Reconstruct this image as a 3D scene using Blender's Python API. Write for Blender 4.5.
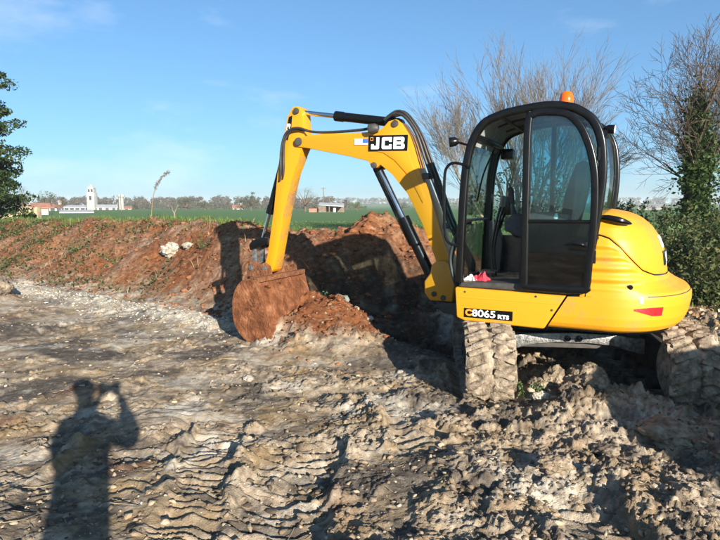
import bpy, bmesh, math, random
import numpy as np
from mathutils import Vector, Matrix
from mathutils import noise as mnoise
R = math.radians
scene = bpy.context.scene
for o in list(bpy.data.objects):
    bpy.data.objects.remove(o)

# ------------------------------------------------------------------ camera, sky, sun, exposure
CAM = Vector((0.0, 0.0, 1.65))
cd = bpy.data.cameras.new('camera'); cam = bpy.data.objects.new('camera', cd)
scene.collection.objects.link(cam)
cam.location = CAM; cam.rotation_euler = (R(90 - 6.46), 0, 0)
cd.sensor_width = 36; cd.lens = 28.25; cd.clip_start = 0.02; cd.clip_end = 8000
scene.camera = cam

SUN_EL, SUN_AZ = R(16.6), R(-24.3)              # direction the light travels: azimuth from +Y, towards -X
travel = Vector((math.sin(SUN_AZ) * math.cos(SUN_EL), math.cos(SUN_AZ) * math.cos(SUN_EL), -math.sin(SUN_EL)))
world = bpy.data.worlds.new('World'); scene.world = world; world.use_nodes = True
wn, wl = world.node_tree.nodes, world.node_tree.links
wn.clear()
sky = wn.new('ShaderNodeTexSky'); sky.sky_type = 'NISHITA'; sky.sun_disc = False
sky.sun_elevation = SUN_EL; sky.sun_rotation = math.atan2(-travel.x, -travel.y)
sky.air_density = 0.8; sky.dust_density = 1.0; sky.ozone_density = 5.0; sky.altitude = 0
bgn = wn.new('ShaderNodeBackground'); bgn.inputs['Strength'].default_value = 0.102
wo = wn.new('ShaderNodeOutputWorld')
tc = wn.new('ShaderNodeTexCoord'); mp = wn.new('ShaderNodeMapping'); mp.inputs['Scale'].default_value = (1.6, 1.6, 5.0)
cn = wn.new('ShaderNodeTexNoise'); cn.inputs['Scale'].default_value = 1.7; cn.inputs['Detail'].default_value = 7; cn.inputs['Roughness'].default_value = .6
cr = wn.new('ShaderNodeValToRGB'); cr.color_ramp.elements[0].position = .56; cr.color_ramp.elements[1].position = .80
cr.color_ramp.elements[1].color = (.42, .42, .42, 1)
cmx = wn.new('ShaderNodeMixRGB'); cmx.inputs['Color2'].default_value = (4.2, 4.6, 5.2, 1)
wl.new(tc.outputs['Generated'], mp.inputs['Vector']); wl.new(mp.outputs[0], cn.inputs['Vector'])
wl.new(cn.outputs['Fac'], cr.inputs['Fac']); wl.new(cr.outputs[0], cmx.inputs['Fac'])
gm = wn.new('ShaderNodeGamma'); gm.inputs['Gamma'].default_value = .75
wl.new(sky.outputs[0], gm.inputs['Color']); tn = wn.new('ShaderNodeMixRGB'); tn.blend_type = 'MULTIPLY'; tn.inputs['Fac'].default_value = 1; tn.inputs['Color2'].default_value = (.77, 1.02, 1.10, 1)
wl.new(gm.outputs[0], tn.inputs['Color1']); wl.new(tn.outputs[0], cmx.inputs['Color1']); wl.new(cmx.outputs[0], bgn.inputs['Color'])
wl.new(bgn.outputs[0], wo.inputs['Surface'])

sl = bpy.data.lights.new('sun', 'SUN'); sl.energy = 5.0; sl.angle = R(0.5); sl.color = (1.0, 0.93, 0.82)
so = bpy.data.objects.new('sun', sl); scene.collection.objects.link(so)
so.location = (6, -12, 9); so.rotation_euler = travel.to_track_quat('-Z', 'Y').to_euler()
vs = scene.view_settings
vs.view_transform = 'Standard'; vs.look = 'None'; vs.gamma = 1.0; vs.use_curve_mapping = False
vs.exposure = 1.3
scene.render.engine = 'CYCLES'
scene.cycles.use_denoising = True
scene.cycles.max_bounces = 8; scene.cycles.diffuse_bounces = 3; scene.cycles.volume_bounces = 2; scene.cycles.transparent_max_bounces = 16

# ------------------------------------------------------------------ helpers
COL = scene.collection
rng = np.random.default_rng(7)
random.seed(5)

def link(o, parent=None):
    COL.objects.link(o)
    if parent: o.parent = parent
    return o

def tag(o, label=None, cat=None, group=None, kind=None):
    if label: o['label'] = label
    if cat: o['category'] = cat
    if group: o['group'] = group
    if kind: o['kind'] = kind
    return o

def empty(name, loc, rz=0, parent=None):
    e = bpy.data.objects.new(name, None); link(e, parent)
    e.location = loc; e.rotation_euler = (0, 0, rz); e.empty_display_size = .2
    return e

def mesh_np(name, V, F, mat, parent=None, smooth=False):
    """V (n,3) array, F (m,k) array of quads or tris"""
    V = np.asarray(V, np.float32); F = np.asarray(F, np.int32)
    me = bpy.data.meshes.new(name)
    m, k = F.shape
    me.vertices.add(len(V)); me.vertices.foreach_set('co', V.ravel())
    me.loops.add(m * k); me.loops.foreach_set('vertex_index', F.ravel())
    me.polygons.add(m)
    me.polygons.foreach_set('loop_start', np.arange(0, m * k, k, dtype=np.int32))
    if smooth: me.polygons.foreach_set('use_smooth', np.ones(m, bool))
    me.update(calc_edges=True)
    if mat: me.materials.append(mat)
    return link(bpy.data.objects.new(name, me), parent)

class MB:
    def __init__(s): s.v = []; s.f = []
    def add(s, v, f):
        n = len(s.v); s.v += [tuple(p) for p in v]; s.f += [tuple(i + n for i in q) for q in f]; return s
    def box(s, x0, x1, y0, y1, z0, z1):
        v = [(x, y, z) for z in (z0, z1) for y in (y0, y1) for x in (x0, x1)]
        return s.add(v, [(0, 2, 3, 1), (4, 5, 7, 6), (0, 1, 5, 4), (2, 6, 7, 3), (0, 4, 6, 2), (1, 3, 7, 5)])
    def prism(s, xz, y0, y1, yt=None):
        n = len(xz)
        a = sum(xz[i][0] * xz[(i + 1) % n][1] - xz[(i + 1) % n][0] * xz[i][1] for i in range(n))
        if a < 0: xz = xz[::-1]
        v = [(x, y0, z) for x, z in xz] + [(x, y1, z) for x, z in xz]
        if y1 < y0: v = v[n:] + v[:n]
        f = [tuple(range(n)), tuple(range(2 * n - 1, n - 1, -1))] + [(i, i + n, (i + 1) % n + n, (i + 1) % n) for i in range(n)]
        return s.add(v, f)
    def tube(s, pts, r, n=8, cap=True, flat=None):
        pts = [Vector(p) for p in pts]; m = len(pts)
        rs = r if hasattr(r, '__len__') else [r] * m
        t0 = (pts[1] - pts[0]).normalized()
        u = t0.orthogonal().normalized()
        v = []
        for i, p in enumerate(pts):
            t = ((pts[min(i + 1, m - 1)] - pts[max(i - 1, 0)])).normalized()
            u = (u - t * u.dot(t))
            u = u.normalized() if u.length > 1e-6 else t.orthogonal().normalized()
            w = t.cross(u)
            for k in range(n):
                a = 2 * math.pi * k / n
                v.append(p + (u * math.cos(a) + w * math.sin(a)) * rs[i])
        f = []
        for i in range(m - 1):
            for k in range(n):
                a, b = i * n + k, i * n + (k + 1) % n
                f.append((a, b, b + n, a + n))
        if cap: f += [tuple(range(n - 1, -1, -1)), tuple(range((m - 1) * n, m * n))]
        return s.add(v, f)
    def cyl(s, a, b, r, n=20): return s.tube([a, b], r, n)
    def ball(s, c, r, n=12):
        v = []; f = []
        rr = r if hasattr(r, '__len__') else (r, r, r)
        for i in range(n // 2 + 1):
            t = math.pi * i / (n // 2)
            for k in range(n):
                a = 2 * math.pi * k / n
                v.append((c[0] + rr[0] * math.sin(t) * math.cos(a), c[1] + rr[1] * math.sin(t) * math.sin(a), c[2] + rr[2] * math.cos(t)))
        for i in range(n // 2):
            for k in range(n):
                a, b = i * n + k, i * n + (k + 1) % n
                f.append((a, a + n, b + n, b))
        return s.add(v, f)
    def grid(s, rows, close=False):
        n = len(rows[0]); v = [p for r_ in rows for p in r_]; f = []
        for i in range(len(rows) - 1):
            for k in range(n if close else n - 1):
                a, b = i * n + k, i * n + (k + 1) % n
                f.append((a, b, b + n, a + n))
        return s.add(v, f)
    def build(s, name, mat, parent=None, bevel=0, seg=2, ang=32, smooth=True, solid=0):
        bm = bmesh.new()
        bv = [bm.verts.new(p) for p in s.v]
        for q in s.f:
            try: bm.faces.new([bv[i] for i in q])
            except ValueError: pass
        bmesh.ops.remove_doubles(bm, verts=bm.verts, dist=1e-5)
        bmesh.ops.recalc_face_normals(bm, faces=bm.faces)
        if bevel:
            ed = [e for e in bm.edges if len(e.link_faces) == 2 and e.calc_face_angle(0) > R(28)]
            bmesh.ops.bevel(bm, geom=ed, offset=bevel, segments=seg, profile=.6, affect='EDGES', clamp_overlap=True)
        me = bpy.data.meshes.new(name); bm.to_mesh(me); bm.free()
        if smooth:
            me.polygons.foreach_set('use_smooth', [True] * len(me.polygons)); me.set_sharp_from_angle(angle=R(ang))
        me.materials.append(mat)
        o = link(bpy.data.objects.new(name, me), parent)
        if solid:
            md = o.modifiers.new('thick', 'SOLIDIFY'); md.thickness = solid; md.offset = 0
        return o

def smooth_path(pts, n=6):
    """Catmull-Rom through the points"""
    P = [Vector(p) for p in pts]; out = []
    for i in range(len(P) - 1):
        a, b, c, d = P[max(i - 1, 0)], P[i], P[i + 1], P[min(i + 2, len(P) - 1)]
        for k in range(n):
            t = k / n
            out.append(.5 * ((2 * b) + (c - a) * t + (2 * a - 5 * b + 4 * c - d) * t * t + (3 * b - a - 3 * c + d) * t ** 3))
    out.append(P[-1]); return out

def text_mesh(body, size, offset=0.0, spacing=1.0):
    cu = bpy.data.curves.new('lettering', 'FONT'); cu.body = body; cu.size = size; cu.offset = offset
    cu.space_character = spacing; cu.resolution_u = 3; cu.align_x = 'CENTER'; cu.align_y = 'CENTER'
    ob = bpy.data.objects.new('lettering', cu); COL.objects.link(ob)
    dg = bpy.context.evaluated_depsgraph_get()
    me = bpy.data.meshes.new_from_object(ob.evaluated_get(dg))
    V = [tuple(v.co) for v in me.vertices]; Fc = [tuple(p.vertices) for p in me.polygons]
    bpy.data.objects.remove(ob); bpy.data.curves.remove(cu); bpy.data.meshes.remove(me)
    return V, Fc

# ------------------------------------------------------------------ numpy noise
def _hash(ix, iy, s):
    h = (ix.astype(np.int64) * 374761393 + iy.astype(np.int64) * 668265263 + s * 974634777) & 0xffffffff
    h = ((h ^ (h >> 13)) * 1274126177) & 0xffffffff
    h = (h ^ (h >> 16)) & 0xffffffff
    return h
def _rnd(ix, iy, s): return _hash(ix, iy, s).astype(np.float32) / np.float32(4294967296.0)
def perlin(x, y, s=0):
    x0 = np.floor(x); y0 = np.floor(y); fx = (x - x0).astype(np.float32); fy = (y - y0).astype(np.float32)
    ix, iy = x0.astype(np.int64), y0.astype(np.int64)
    u = fx * fx * fx * (fx * (fx * 6 - 15) + 10); v = fy * fy * fy * (fy * (fy * 6 - 15) + 10)
    def g(dx, dy):
        a = _rnd(ix + dx, iy + dy, s) * np.float32(6.2831853)
        return np.cos(a) * (fx - dx) + np.sin(a) * (fy - dy)
    a = g(0, 0); b = g(1, 0); c = g(0, 1); d = g(1, 1)
    return (a + (b - a) * u + (c - a) * v + (a - b - c + d) * u * v) * 1.45
def fbm(x, y, o=4, s=0, g=.5):
    r = 0; a = 1; t = 0
    for i in range(o):
        r = r + a * perlin(x * 2 ** i, y * 2 ** i, s + i * 17); t += a; a *= g
    return r / t
def worley(x, y, s=0):
    ix, iy = np.floor(x).astype(np.int64), np.floor(y).astype(np.int64)
    f1 = np.full(x.shape, 9, np.float32); f2 = f1.copy(); idr = np.zeros(x.shape, np.float32)
    for dx in (-1, 0, 1):
        for dy in (-1, 0, 1):
            cx, cy = ix + dx, iy + dy
            px = cx + _rnd(cx, cy, s); py = cy + _rnd(cx, cy, s + 5)
            d = np.sqrt((px - x) ** 2 + (py - y) ** 2).astype(np.float32)
            c = d < f1
            f2 = np.where(c, f1, np.minimum(f2, d)); idr = np.where(c, _rnd(cx, cy, s + 9), idr); f1 = np.where(c, d, f1)
    return f1, f2, idr
def sst(a, b, x):
    t = np.clip((x - a) / (b - a), 0, 1); return t * t * (3 - 2 * t)

# ------------------------------------------------------------------ materials
MATS = {}
def newmat(name):
    m = bpy.data.materials.new(name); m.use_nodes = True; MATS[name] = m
    return m, m.node_tree.nodes, m.node_tree.links, m.node_tree.nodes['Principled BSDF']
def ramp(nd, pts):
    r = nd.new('ShaderNodeValToRGB'); e = r.color_ramp.elements
    while len(e) < len(pts): e.new(.5)
    for i, (p, c) in enumerate(pts): e[i].position = p; e[i].color = (*c, 1)
    return r
def noisy(name, c1, c2, scale=8, rough=.6, bump=0, bscale=None, metal=0, c3=None, detail=6, lo=.35, hi=.65, coat=0, bdist=.01, spec=.5):
    m, nd, lk, b = newmat(name)
    t = nd.new('ShaderNodeTexCoord'); n = nd.new('ShaderNodeTexNoise')
    n.inputs['Scale'].default_value = scale; n.inputs['Detail'].default_value = detail; n.inputs['Roughness'].default_value = .62
    lk.new(t.outputs['Object'], n.inputs['Vector'])
    pts = [(lo, c1), (hi, c2)] if c3 is None else [(lo, c1), ((lo + hi) / 2, c2), (hi, c3)]
    r = ramp(nd, pts); lk.new(n.outputs['Fac'], r.inputs['Fac']); lk.new(r.outputs[0], b.inputs['Base Color'])
    b.inputs['Roughness'].default_value = rough; b.inputs['Metallic'].default_value = metal
    b.inputs['Specular IOR Level'].default_value = spec
    if coat: b.inputs['Coat Weight'].default_value = coat; b.inputs['Coat Roughness'].default_value = .15
    if bump:
        n2 = nd.new('ShaderNodeTexNoise'); n2.inputs['Scale'].default_value = bscale or scale * 3; n2.inputs['Detail'].default_value = 6
        lk.new(t.outputs['Object'], n2.inputs['Vector'])
        bp = nd.new('ShaderNodeBump'); bp.inputs['Strength'].default_value = bump; bp.inputs['Distance'].default_value = bdist
        lk.new(n2.outputs['Fac'], bp.inputs['Height']); lk.new(bp.outputs[0], b.inputs['Normal'])
    return m

def paint(name, base, dirt, amount=.55, rough=.32):
    """glossy machine paint with dust and mud film broken up by noise"""
    m, nd, lk, b = newmat(name)
    t = nd.new('ShaderNodeTexCoord')
    n1 = nd.new('ShaderNodeTexNoise'); n1.inputs['Scale'].default_value = 3.2; n1.inputs['Detail'].default_value = 9; n1.inputs['Roughness'].default_value = .7
    n2 = nd.new('ShaderNodeTexNoise'); n2.inputs['Scale'].default_value = 45; n2.inputs['Detail'].default_value = 4
    for n in (n1, n2): lk.new(t.outputs['Object'], n.inputs['Vector'])
    mul = nd.new('ShaderNodeMath'); mul.operation = 'MULTIPLY_ADD'; mul.inputs[1].default_value = .35; lk.new(n2.outputs['Fac'], mul.inputs[0]); lk.new(n1.outputs['Fac'], mul.inputs[2])
    r = ramp(nd, [(amount + .1, (0, 0, 0)), (amount + .33, (1, 1, 1))]); lk.new(mul.outputs[0], r.inputs['Fac'])
    mx = nd.new('ShaderNodeMixRGB'); mx.inputs['Color1'].default_value = (*base, 1); mx.inputs['Color2'].default_value = (*dirt, 1)
    lk.new(r.outputs[0], mx.inputs['Fac']); lk.new(mx.outputs[0], b.inputs['Base Color'])
    mr = nd.new('ShaderNodeMapRange'); mr.inputs['To Min'].default_value = rough; mr.inputs['To Max'].default_value = .75
    lk.new(r.outputs[0], mr.inputs['Value']); lk.new(mr.outputs[0], b.inputs['Roughness'])
    return m

YEL = paint('yellow_paint', (.59, .255, .005), (.31, .18, .055), .62, .50)
YEL2 = paint('yellow_arm_paint', (.57, .235, .005), (.38, .18, .04), .68, .36)
YELMUD = paint('yellow_muddy_paint', (0.468, 0.226, 0.007), (0.218, 0.121, 0.062), .50, .42)
BLK = noisy('black_paint', (.0028, .0028, .003), (.006, .0058, .0055), 12, .26, .03, 60, spec=.3)
BLKD = noisy('black_dusty', (.02, .019, .018), (.06, .052, .044), 9, .6, .2, 70)
RUB = noisy('black_rubber', (.014, .014, .014), (.03, .028, .026), 20, .55)
STEEL = noisy('scratched_steel', (.10, .10, .10), (.33, .32, .30), 26, .42, .35, 90, metal=.7, detail=9)
CHROME = noisy('chrome_rod', (.6, .6, .62), (.75, .75, .76), 6, .12, metal=1)
RUST = noisy('soil_caked_steel', (.085, .034, .018), (.155, .062, .028), 16, .9, 1.0, 38, c3=(.235, .105, .052), lo=.3, hi=.72, spec=.2, bdist=.02)
MUD = noisy('dried_mud', (.20, .15, .105), (.40, .32, .235), 14, .92, .8, 55, c3=(.55, .46, .35), spec=.15)
WHT = noisy('white_print', (.78, .78, .77), (.84, .84, .83), 30, .5)
BLU = noisy('blue_print', (.03, .09, .32), (.05, .13, .4), 30, .5)
ORG = noisy('orange_print', (.75, .24, .02), (.82, .30, .03), 30, .5)
REDP = noisy('red_reflector', (.42, .008, .012), (.6, .015, .02), 60, .25, .3, 300)
DGREY = noisy('dark_grey_plastic', (.03, .03, .032), (.05, .05, .05), 25, .6, .2, 120)
SEATM = noisy('seat_fabric', (.008, .009, .010), (.02, .02, .021), 40, .9, .3, 200)
LINER = noisy('cab_liner', (.25, .26, .26), (.36, .36, .35), 18, .85)
FLOORM = noisy('muddy_floor', (.12, .095, .07), (.38, .31, .23), 16, .9, .5, 60)
REDC = noisy('red_cloth', (.45, .02, .04), (.62, .04, .07), 20, .85)
WHC = noisy('white_cloth', (.6, .58, .54), (.75, .73, .7), 20, .85)
LAMPG = noisy('lamp_glass', (.4, .42, .44), (.6, .62, .64), 40, .1)
REDSOIL = noisy('red_soil', (.062, .024, .012), (.150, .056, .025), 7, .95, 1.0, 30, c3=(.26, .115, .058), spec=.1, bdist=.025, lo=.28, hi=.72)
STONE = noisy('pale_stone', (.20, .165, .125), (.34, .295, .23), 14, .95, .9, 45, c3=(.46, .42, .355), spec=.15, bdist=.015)
CLOD = noisy('earth_clod', (.095, .070, .047), (.22, .168, .115), 16, .95, 1.0, 50, c3=(.36, .295, .21), spec=.1, bdist=.02, lo=.3, hi=.7)
CLODD = noisy('dark_clod', (0.070, 0.055, 0.043), (0.156, 0.121, 0.090), 11, .95, .8, 45, c3=(0.265, 0.211, 0.148), spec=.1)

def glass(name, tint, refl=.10, dust=(1, .9, .7)):
    m, nd, lk, b = newmat(name); nd.remove(b)
    t = nd.new('ShaderNodeBsdfTransparent'); t.inputs['Color'].default_value = (*tint, 1)
    g = nd.new('ShaderNodeBsdfGlossy'); g.inputs['Roughness'].default_value = .02
    d = nd.new('ShaderNodeBsdfDiffuse'); d.inputs['Color'].default_value = (.45, .40, .32, 1)
    d.inputs['Color'].default_value = (*[.45 * q for q in dust], 1)
    lw = nd.new('ShaderNodeLayerWeight'); lw.inputs['Blend'].default_value = .35
    mr = nd.new('ShaderNodeMapRange'); mr.inputs['To Min'].default_value = refl; mr.inputs['To Max'].default_value = .75
    lk.new(lw.outputs['Fresnel'], mr.inputs['Value'])
    mx = nd.new('ShaderNodeMixShader'); lk.new(mr.outputs[0], mx.inputs['Fac']); lk.new(t.outputs[0], mx.inputs[1]); lk.new(g.outputs[0], mx.inputs[2])
    tcx = nd.new('ShaderNodeTexCoord'); n = nd.new('ShaderNodeTexNoise'); n.inputs['Scale'].default_value = 7; n.inputs['Detail'].default_value = 8
    lk.new(tcx.outputs['Object'], n.inputs['Vector'])
    r = ramp(nd, [(.45, (.006, .006, .006)), (.85, (.035, .035, .035))]); lk.new(n.outputs['Fac'], r.inputs['Fac'])
    mx2 = nd.new('ShaderNodeMixShader'); lk.new(r.outputs[0], mx2.inputs['Fac']); lk.new(mx.outputs[0], mx2.inputs[1]); lk.new(d.outputs[0], mx2.inputs[2])
    lk.new(mx2.outputs[0], nd['Material Output'].inputs['Surface'])
    return m
GLASS = glass('tinted_glass', (.62, .80, .82), .05)
GLASSD = glass('door_glass', (.26, .64, .72), .08)
GLASSL = glass('lower_door_glass', (.05, .06, .06), .03, (.35, .32, .28))
m, nd, lk, b = newmat('amber_lens'); AMBER = m
b.inputs['Base Color'].default_value = (.80, .11, .004, 1); b.inputs['Roughness'].default_value = .15; b.inputs['Subsurface Weight'].default_value = .4
b.inputs['Subsurface Radius'].default_value = (.05, .02, .005)

def leafmat(name, c1, c2, c3, trans=.35, rough=.55):
    m, nd, lk, b = newmat(name)
    g = nd.new('ShaderNodeNewGeometry'); r = ramp(nd, [(0, c1), (.5, c2), (1, c3)])
    lk.new(g.outputs['Random Per Island'], r.inputs['Fac']); lk.new(r.outputs[0], b.inputs['Base Color'])
    b.inputs['Roughness'].default_value = rough; b.inputs['Specular IOR Level'].default_value = .25
    tr = nd.new('ShaderNodeBsdfTranslucent'); lk.new(r.outputs[0], tr.inputs['Color'])
    mx = nd.new('ShaderNodeMixShader'); mx.inputs['Fac'].default_value = trans
    lk.new(b.outputs[0], mx.inputs[1]); lk.new(tr.outputs[0], mx.inputs[2]); lk.new(mx.outputs[0], nd['Material Output'].inputs['Surface'])
    return m
LF_EVER = leafmat('evergreen_leaf', (.014, .030, .010), (.030, .058, .016), (.07, .10, .03))
LF_IVY = leafmat('ivy_leaf', (.018, .038, .010), (.04, .075, .018), (.09, .13, .035))
LF_BRAM = leafmat('bramble_leaf', (.02, .035, .012), (.06, .085, .025), (.14, .13, .05))
LF_GRASS = leafmat('grass_blade', (.045, .085, .015), (.09, .16, .03), (.20, .23, .07))
LF_WEED = leafmat('weed_leaf', (.05, .10, .03), (.09, .16, .05), (.17, .22, .10))
LF_DRY = leafmat('dry_stalk', (.22, .12, .05), (.36, .23, .11), (.50, .38, .22), .2)
LF_FAR = leafmat('distant_twig', (.075, .058, .045), (.115, .09, .07), (.095, .095, .05), .2)
LF_FARG = leafmat('distant_green', (.022, .036, .015), (.04, .06, .022), (.08, .09, .035), .2)
BARK = noisy('grey_bark', (.11, .082, .06), (.21, .165, .12), 7, .9, .5, 30, c3=(.28, .235, .18), spec=.15)
BARKD = noisy('brown_bark', (.07, .05, .038), (.15, .11, .08), 7, .9, .5, 30, spec=.15)

# ------------------------------------------------------------------ ground: one sheet from the camera's feet to the horizon
def base_line(x): return np.interp(x, [-60, -8.5, -5.2, -2.0, -.8, .6, 1.6, 3, 5], [52, 12.7, 10.7, 8.2, 8.1, 8.4, 8.9, 10.5, 13])
def bank(x, y):
    wob = .35 * perlin(x * .7, y * .7, 31)
    sc_ = np.interp(x, [-4, -1], [.80, 1.0])
    d = (y - base_line(x) + wob) * sc_
    hc = np.interp(x, [-14, -8, -5, -2.6, -1.4, -.5, .1, .5, 1.0, 1.7, 2.6, 4], [1.12, 1.20, 1.30, 1.27, 1.18, 1.12, 1.25, 1.27, 1.12, .75, .42, .3])
    hc = hc + .12 * perlin(x * 1.3 + 4, y * .5, 41)
    run = np.interp(x, [-4, -1.5, .5], [2.7, 2.3, 1.5])
    return d, hc, run
PRINTS = [(-.34, 2.25, 3.95, .27, .098, 1.5), (-.93, 2.2, 4.3, .17, .066, .3), (-1.62, 2.8, 4.9, .36, .12, -.9), (1.15, 2.1, 3.2, .20, .11, .8), (.33, 3.5, 4.7, .2, .11, -1.2)]
MS = math.sin(R(6.5)); MC = math.cos(R(6.5))
EXC = (1.97, 5.45)
def height(x, y, full=False):
    x = np.asarray(x, np.float32); y = np.asarray(y, np.float32)
    d, hc, run = bank(x, y)
    field = .40 + .25 * sst(30, 90, y) - .35 * sst(100, 260, y)
    field = field + 7.5 * sst(350, 1300, y) * (.55 + .45 * np.sin(x * .0023 + .6)) + 6 * sst(1300, 2800, y) * (.6 + .4 * perlin(x * .0009, y * .0009, 77))
    up = hc * sst(0, 1, d / run)
    z = up + (field - hc) * sst(run + .9, run + 4.2, d)
    site = 1 - sst(run * .9, run + 1.5, d)                       # 1 on the dug-over site, 0 in the field
    face = sst(.05, .5, d / run) * site
    near = 1 - sst(14, 22, np.abs(y)); near = near * (1 - sst(11, 18, np.abs(x)))
    # large swells of the dug site
    z = z + near * (.10 * fbm(x * .45, y * .45, 3, 3) + .05 * fbm(x * 1.3, y * 1.3, 2, 8)) * (1 - .4 * face)
    # lip along the foot of the bank, left
    z = z + near * .10 * np.exp(-((d + .55) / .35) ** 2) * sst(-1.2, -2.2, x)
    # rise at the far left edge of the frame
    z = z + .20 * np.exp(-(((x + 6.35) / .45) ** 2 + ((y - 9.6) / .5) ** 2))
    # spill of red earth under the bucket
    spill = np.exp(-(((x + .35 + .35 * (y - 7)) / .74) ** 2 + ((y - 7.05) / .85) ** 2)) + .62 * np.exp(-(((x + .58) / .42) ** 2 + ((y - 6.95) / .5) ** 2))
    spill = 1 - np.exp(-1.25 * spill)
    z = z + .58 * spill * (1 + .35 * fbm(x * 3.1, y * 3.1, 3, 49))
    pit = np.exp(-((((x - .75 + .25 * (y - 7.2)) / .85) ** 2 + ((y - 7.15) / .95) ** 2) ** 3))
    z = z - .42 * pit
    r1_, r2_, r3_ = worley(x / .34 + .3 * perlin(x * 3, y * 3, 46), y / .34, 47)
    c_red = np.clip(.7 - r1_, 0, 1) ** .6 * r3_
    # peak of the heap behind the boom
    z = z + .12 * np.exp(-(((x - .25) / .45) ** 2 + ((y - 10.1) / .6) ** 2)) + (.22 * fbm(x * 1.9 + 3, y * 1.9, 3, 45) + .16 * c_red) * sst(-2, -1, x) * face
    # spoil heap beside the photographer, right of the frame
    z = z + 1.45 * np.exp(-((((x - 4.35) / 1.3) ** 2 + ((y - .9) / 1.2) ** 2) ** 4))
    # bramble bank on the right
    z = z + .55 * sst(3.6, 6.2, x + .25 * y - 2) * sst(7.0, 10.5, y) * (1 - sst(16, 24, y))
    # pressed level under the machine, small berms beside the tracks
    xr = (x - EXC[0]) * MC + (y - EXC[1]) * -MS; yr = (x - EXC[0]) * MS + (y - EXC[1]) * MC
    # (xr: across, yr: along the tracks)
    tr = np.minimum(np.abs(xr + .79), np.abs(xr - .79))
    und = (1 - sst(.82, 1.12, np.abs(yr))) * (1 - sst(.20, .32, tr))
    z = z * (1 - und) + (-.015) * und
    berm = np.exp(-((np.abs(xr) - 0.2) / .5) ** 2) * np.exp(-((yr + 1.2) / .28) ** 2)
    z = z + .10 * berm
    rig = np.exp(-(((x - 1.75) / .30) ** 2 + ((y - 4.05) / .45) ** 2))
    z = z + .08 * rig
    # fine relief
    amp = near * (1 - und) * (.35 + .65 * site)
    wx = x + .05 * perlin(x * 5, y * 5, 51); wy = y + .05 * perlin(x * 5, y * 5, 52)
    pm = np.zeros_like(x); pr = np.zeros_like(x)
    for (px, y0, y1, hw, per, cv) in PRINTS:
        ctr = px + .10 * np.sin(y * 1.9 + px * 3)
        dx = wx - ctr
        mk = (1 - sst(hw * .8, hw * 1.12, np.abs(dx) + .04 * perlin(x * 3, y * 3, 61))) * sst(y0, y0 + .25, y) * (1 - sst(y1 - .4, y1, y))
        mk = mk * np.clip((1.0 if px > -1.2 else .35) + 1.3 * fbm(x * 2.6, y * 2.6, 2, int(71 + per * 1000)), 0, 1)
        ph = (wy - cv * dx * dx + .045 * perlin(x * 1.9 + px * 7, y * 1.6, 64) + .025 * perlin(x * 7, y * 3, 63)) / per
        wv = np.clip(1.0 + .8 * fbm(x * 4.2 + px, y * 5.5, 3, 67), .3, 1.35)
        fr = ph - np.floor(ph)
        saw = np.where(fr < .72, fr / .72, (1 - fr) / .28)
        rel = -.05 + .046 * saw ** .75 * wv + .008 * fbm(x * 14, y * 14, 2, 68)
        edge = .028 * np.exp(-((np.abs(dx) - hw * 1.2) / .05) ** 2) * np.clip(.5 + 1.6 * perlin(x * 6, y * 6, 66), 0, 1.6) * sst(y0, y0 + .3, y) * (1 - sst(y1 - .4, y1, y))
        pr = pr * (1 - mk) + rel * mk + edge; pm = np.maximum(pm, mk)
    # how cloddy: strong on the right, smeared and cracked on the left
    cl = np.clip(.60 + .9 * fbm(x * .8 + 9, y * .8, 3, 81) + .13 * np.clip(x + .3, -2, 2), .08, 1.25)
    f1, f2, ir = worley(wx / .17, wy / .15, 1)
    c1 = np.clip(.62 - f1, 0, 1) ** .6 * (ir > .25) * ir
    g1, g2, jr = worley(wx / .070, wy / .062, 2)
    c2 = np.clip(.60 - g1, 0, 1) ** .55 * (jr > .2) * jr
    k1, k2, kr = worley(wx / .034 + 3, wy / .030, 3)
    c3 = np.clip(.6 - k1, 0, 1) ** .6 * kr
    crack = np.clip(1 - (f2 - f1) / .10, 0, 1)
    w1, w2, _ = worley(x / .42 + .5 * perlin(x * 2.2, y * 2.2, 91), y / .20 + .6 * perlin(x * 1.7, y * 1.7, 92), 4)
    slab = np.clip(1 - (w2 - w1) / .05, 0, 1) * np.clip(.4 + 1.5 * perlin(x * 1.7 + 8, y * 1.7, 93), 0, 1)
    rid = 1 - np.abs(fbm(x * 3.1 + .4 * y, y * 4.4, 4, 95)) * 2
    smear = sst(.02, .22, fbm(x * 1.15 + 40, y * 1.5, 3, 105) - .10 * np.clip(x - .2, -1.5, 1.5)) * (1 - face)
    free = (1 - .92 * pm) * (1 - .72 * smear)
    lump = np.clip(.5 + 1.5 * fbm(x * 9, y * 9, 3, 98), 0, 1.3)
    det = cl * (.060 * c1 * (.6 + .7 * lump) + .042 * c2 * lump + .022 * c3 + .026 * rid + .020 * (1 - np.abs(fbm(x * 24, y * 24, 3, 100)) * 2.2)) - (1.1 - np.clip(cl, 0, 1)) * .040 * slab * (1 - face) + .014 * fbm(x * 16, y * 16, 3, 96) + .010 * c3 * smear
    hol = np.clip(fbm(x * 2.1 + 30, y * 2.6, 3, 99) - .18, 0, 1)
    z = z + amp * (1.35 * det * free + pr - .16 * hol * free + face * .10 * fbm(x * 2.3, y * 2.3, 4, 97))
    if full: return z, dict(d=d, run=run, site=site, face=face, spill=spill, near=near, cl=cl, pm=pm, c1=c1, und=und, hol=hol, pit=pit)
    return z

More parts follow.
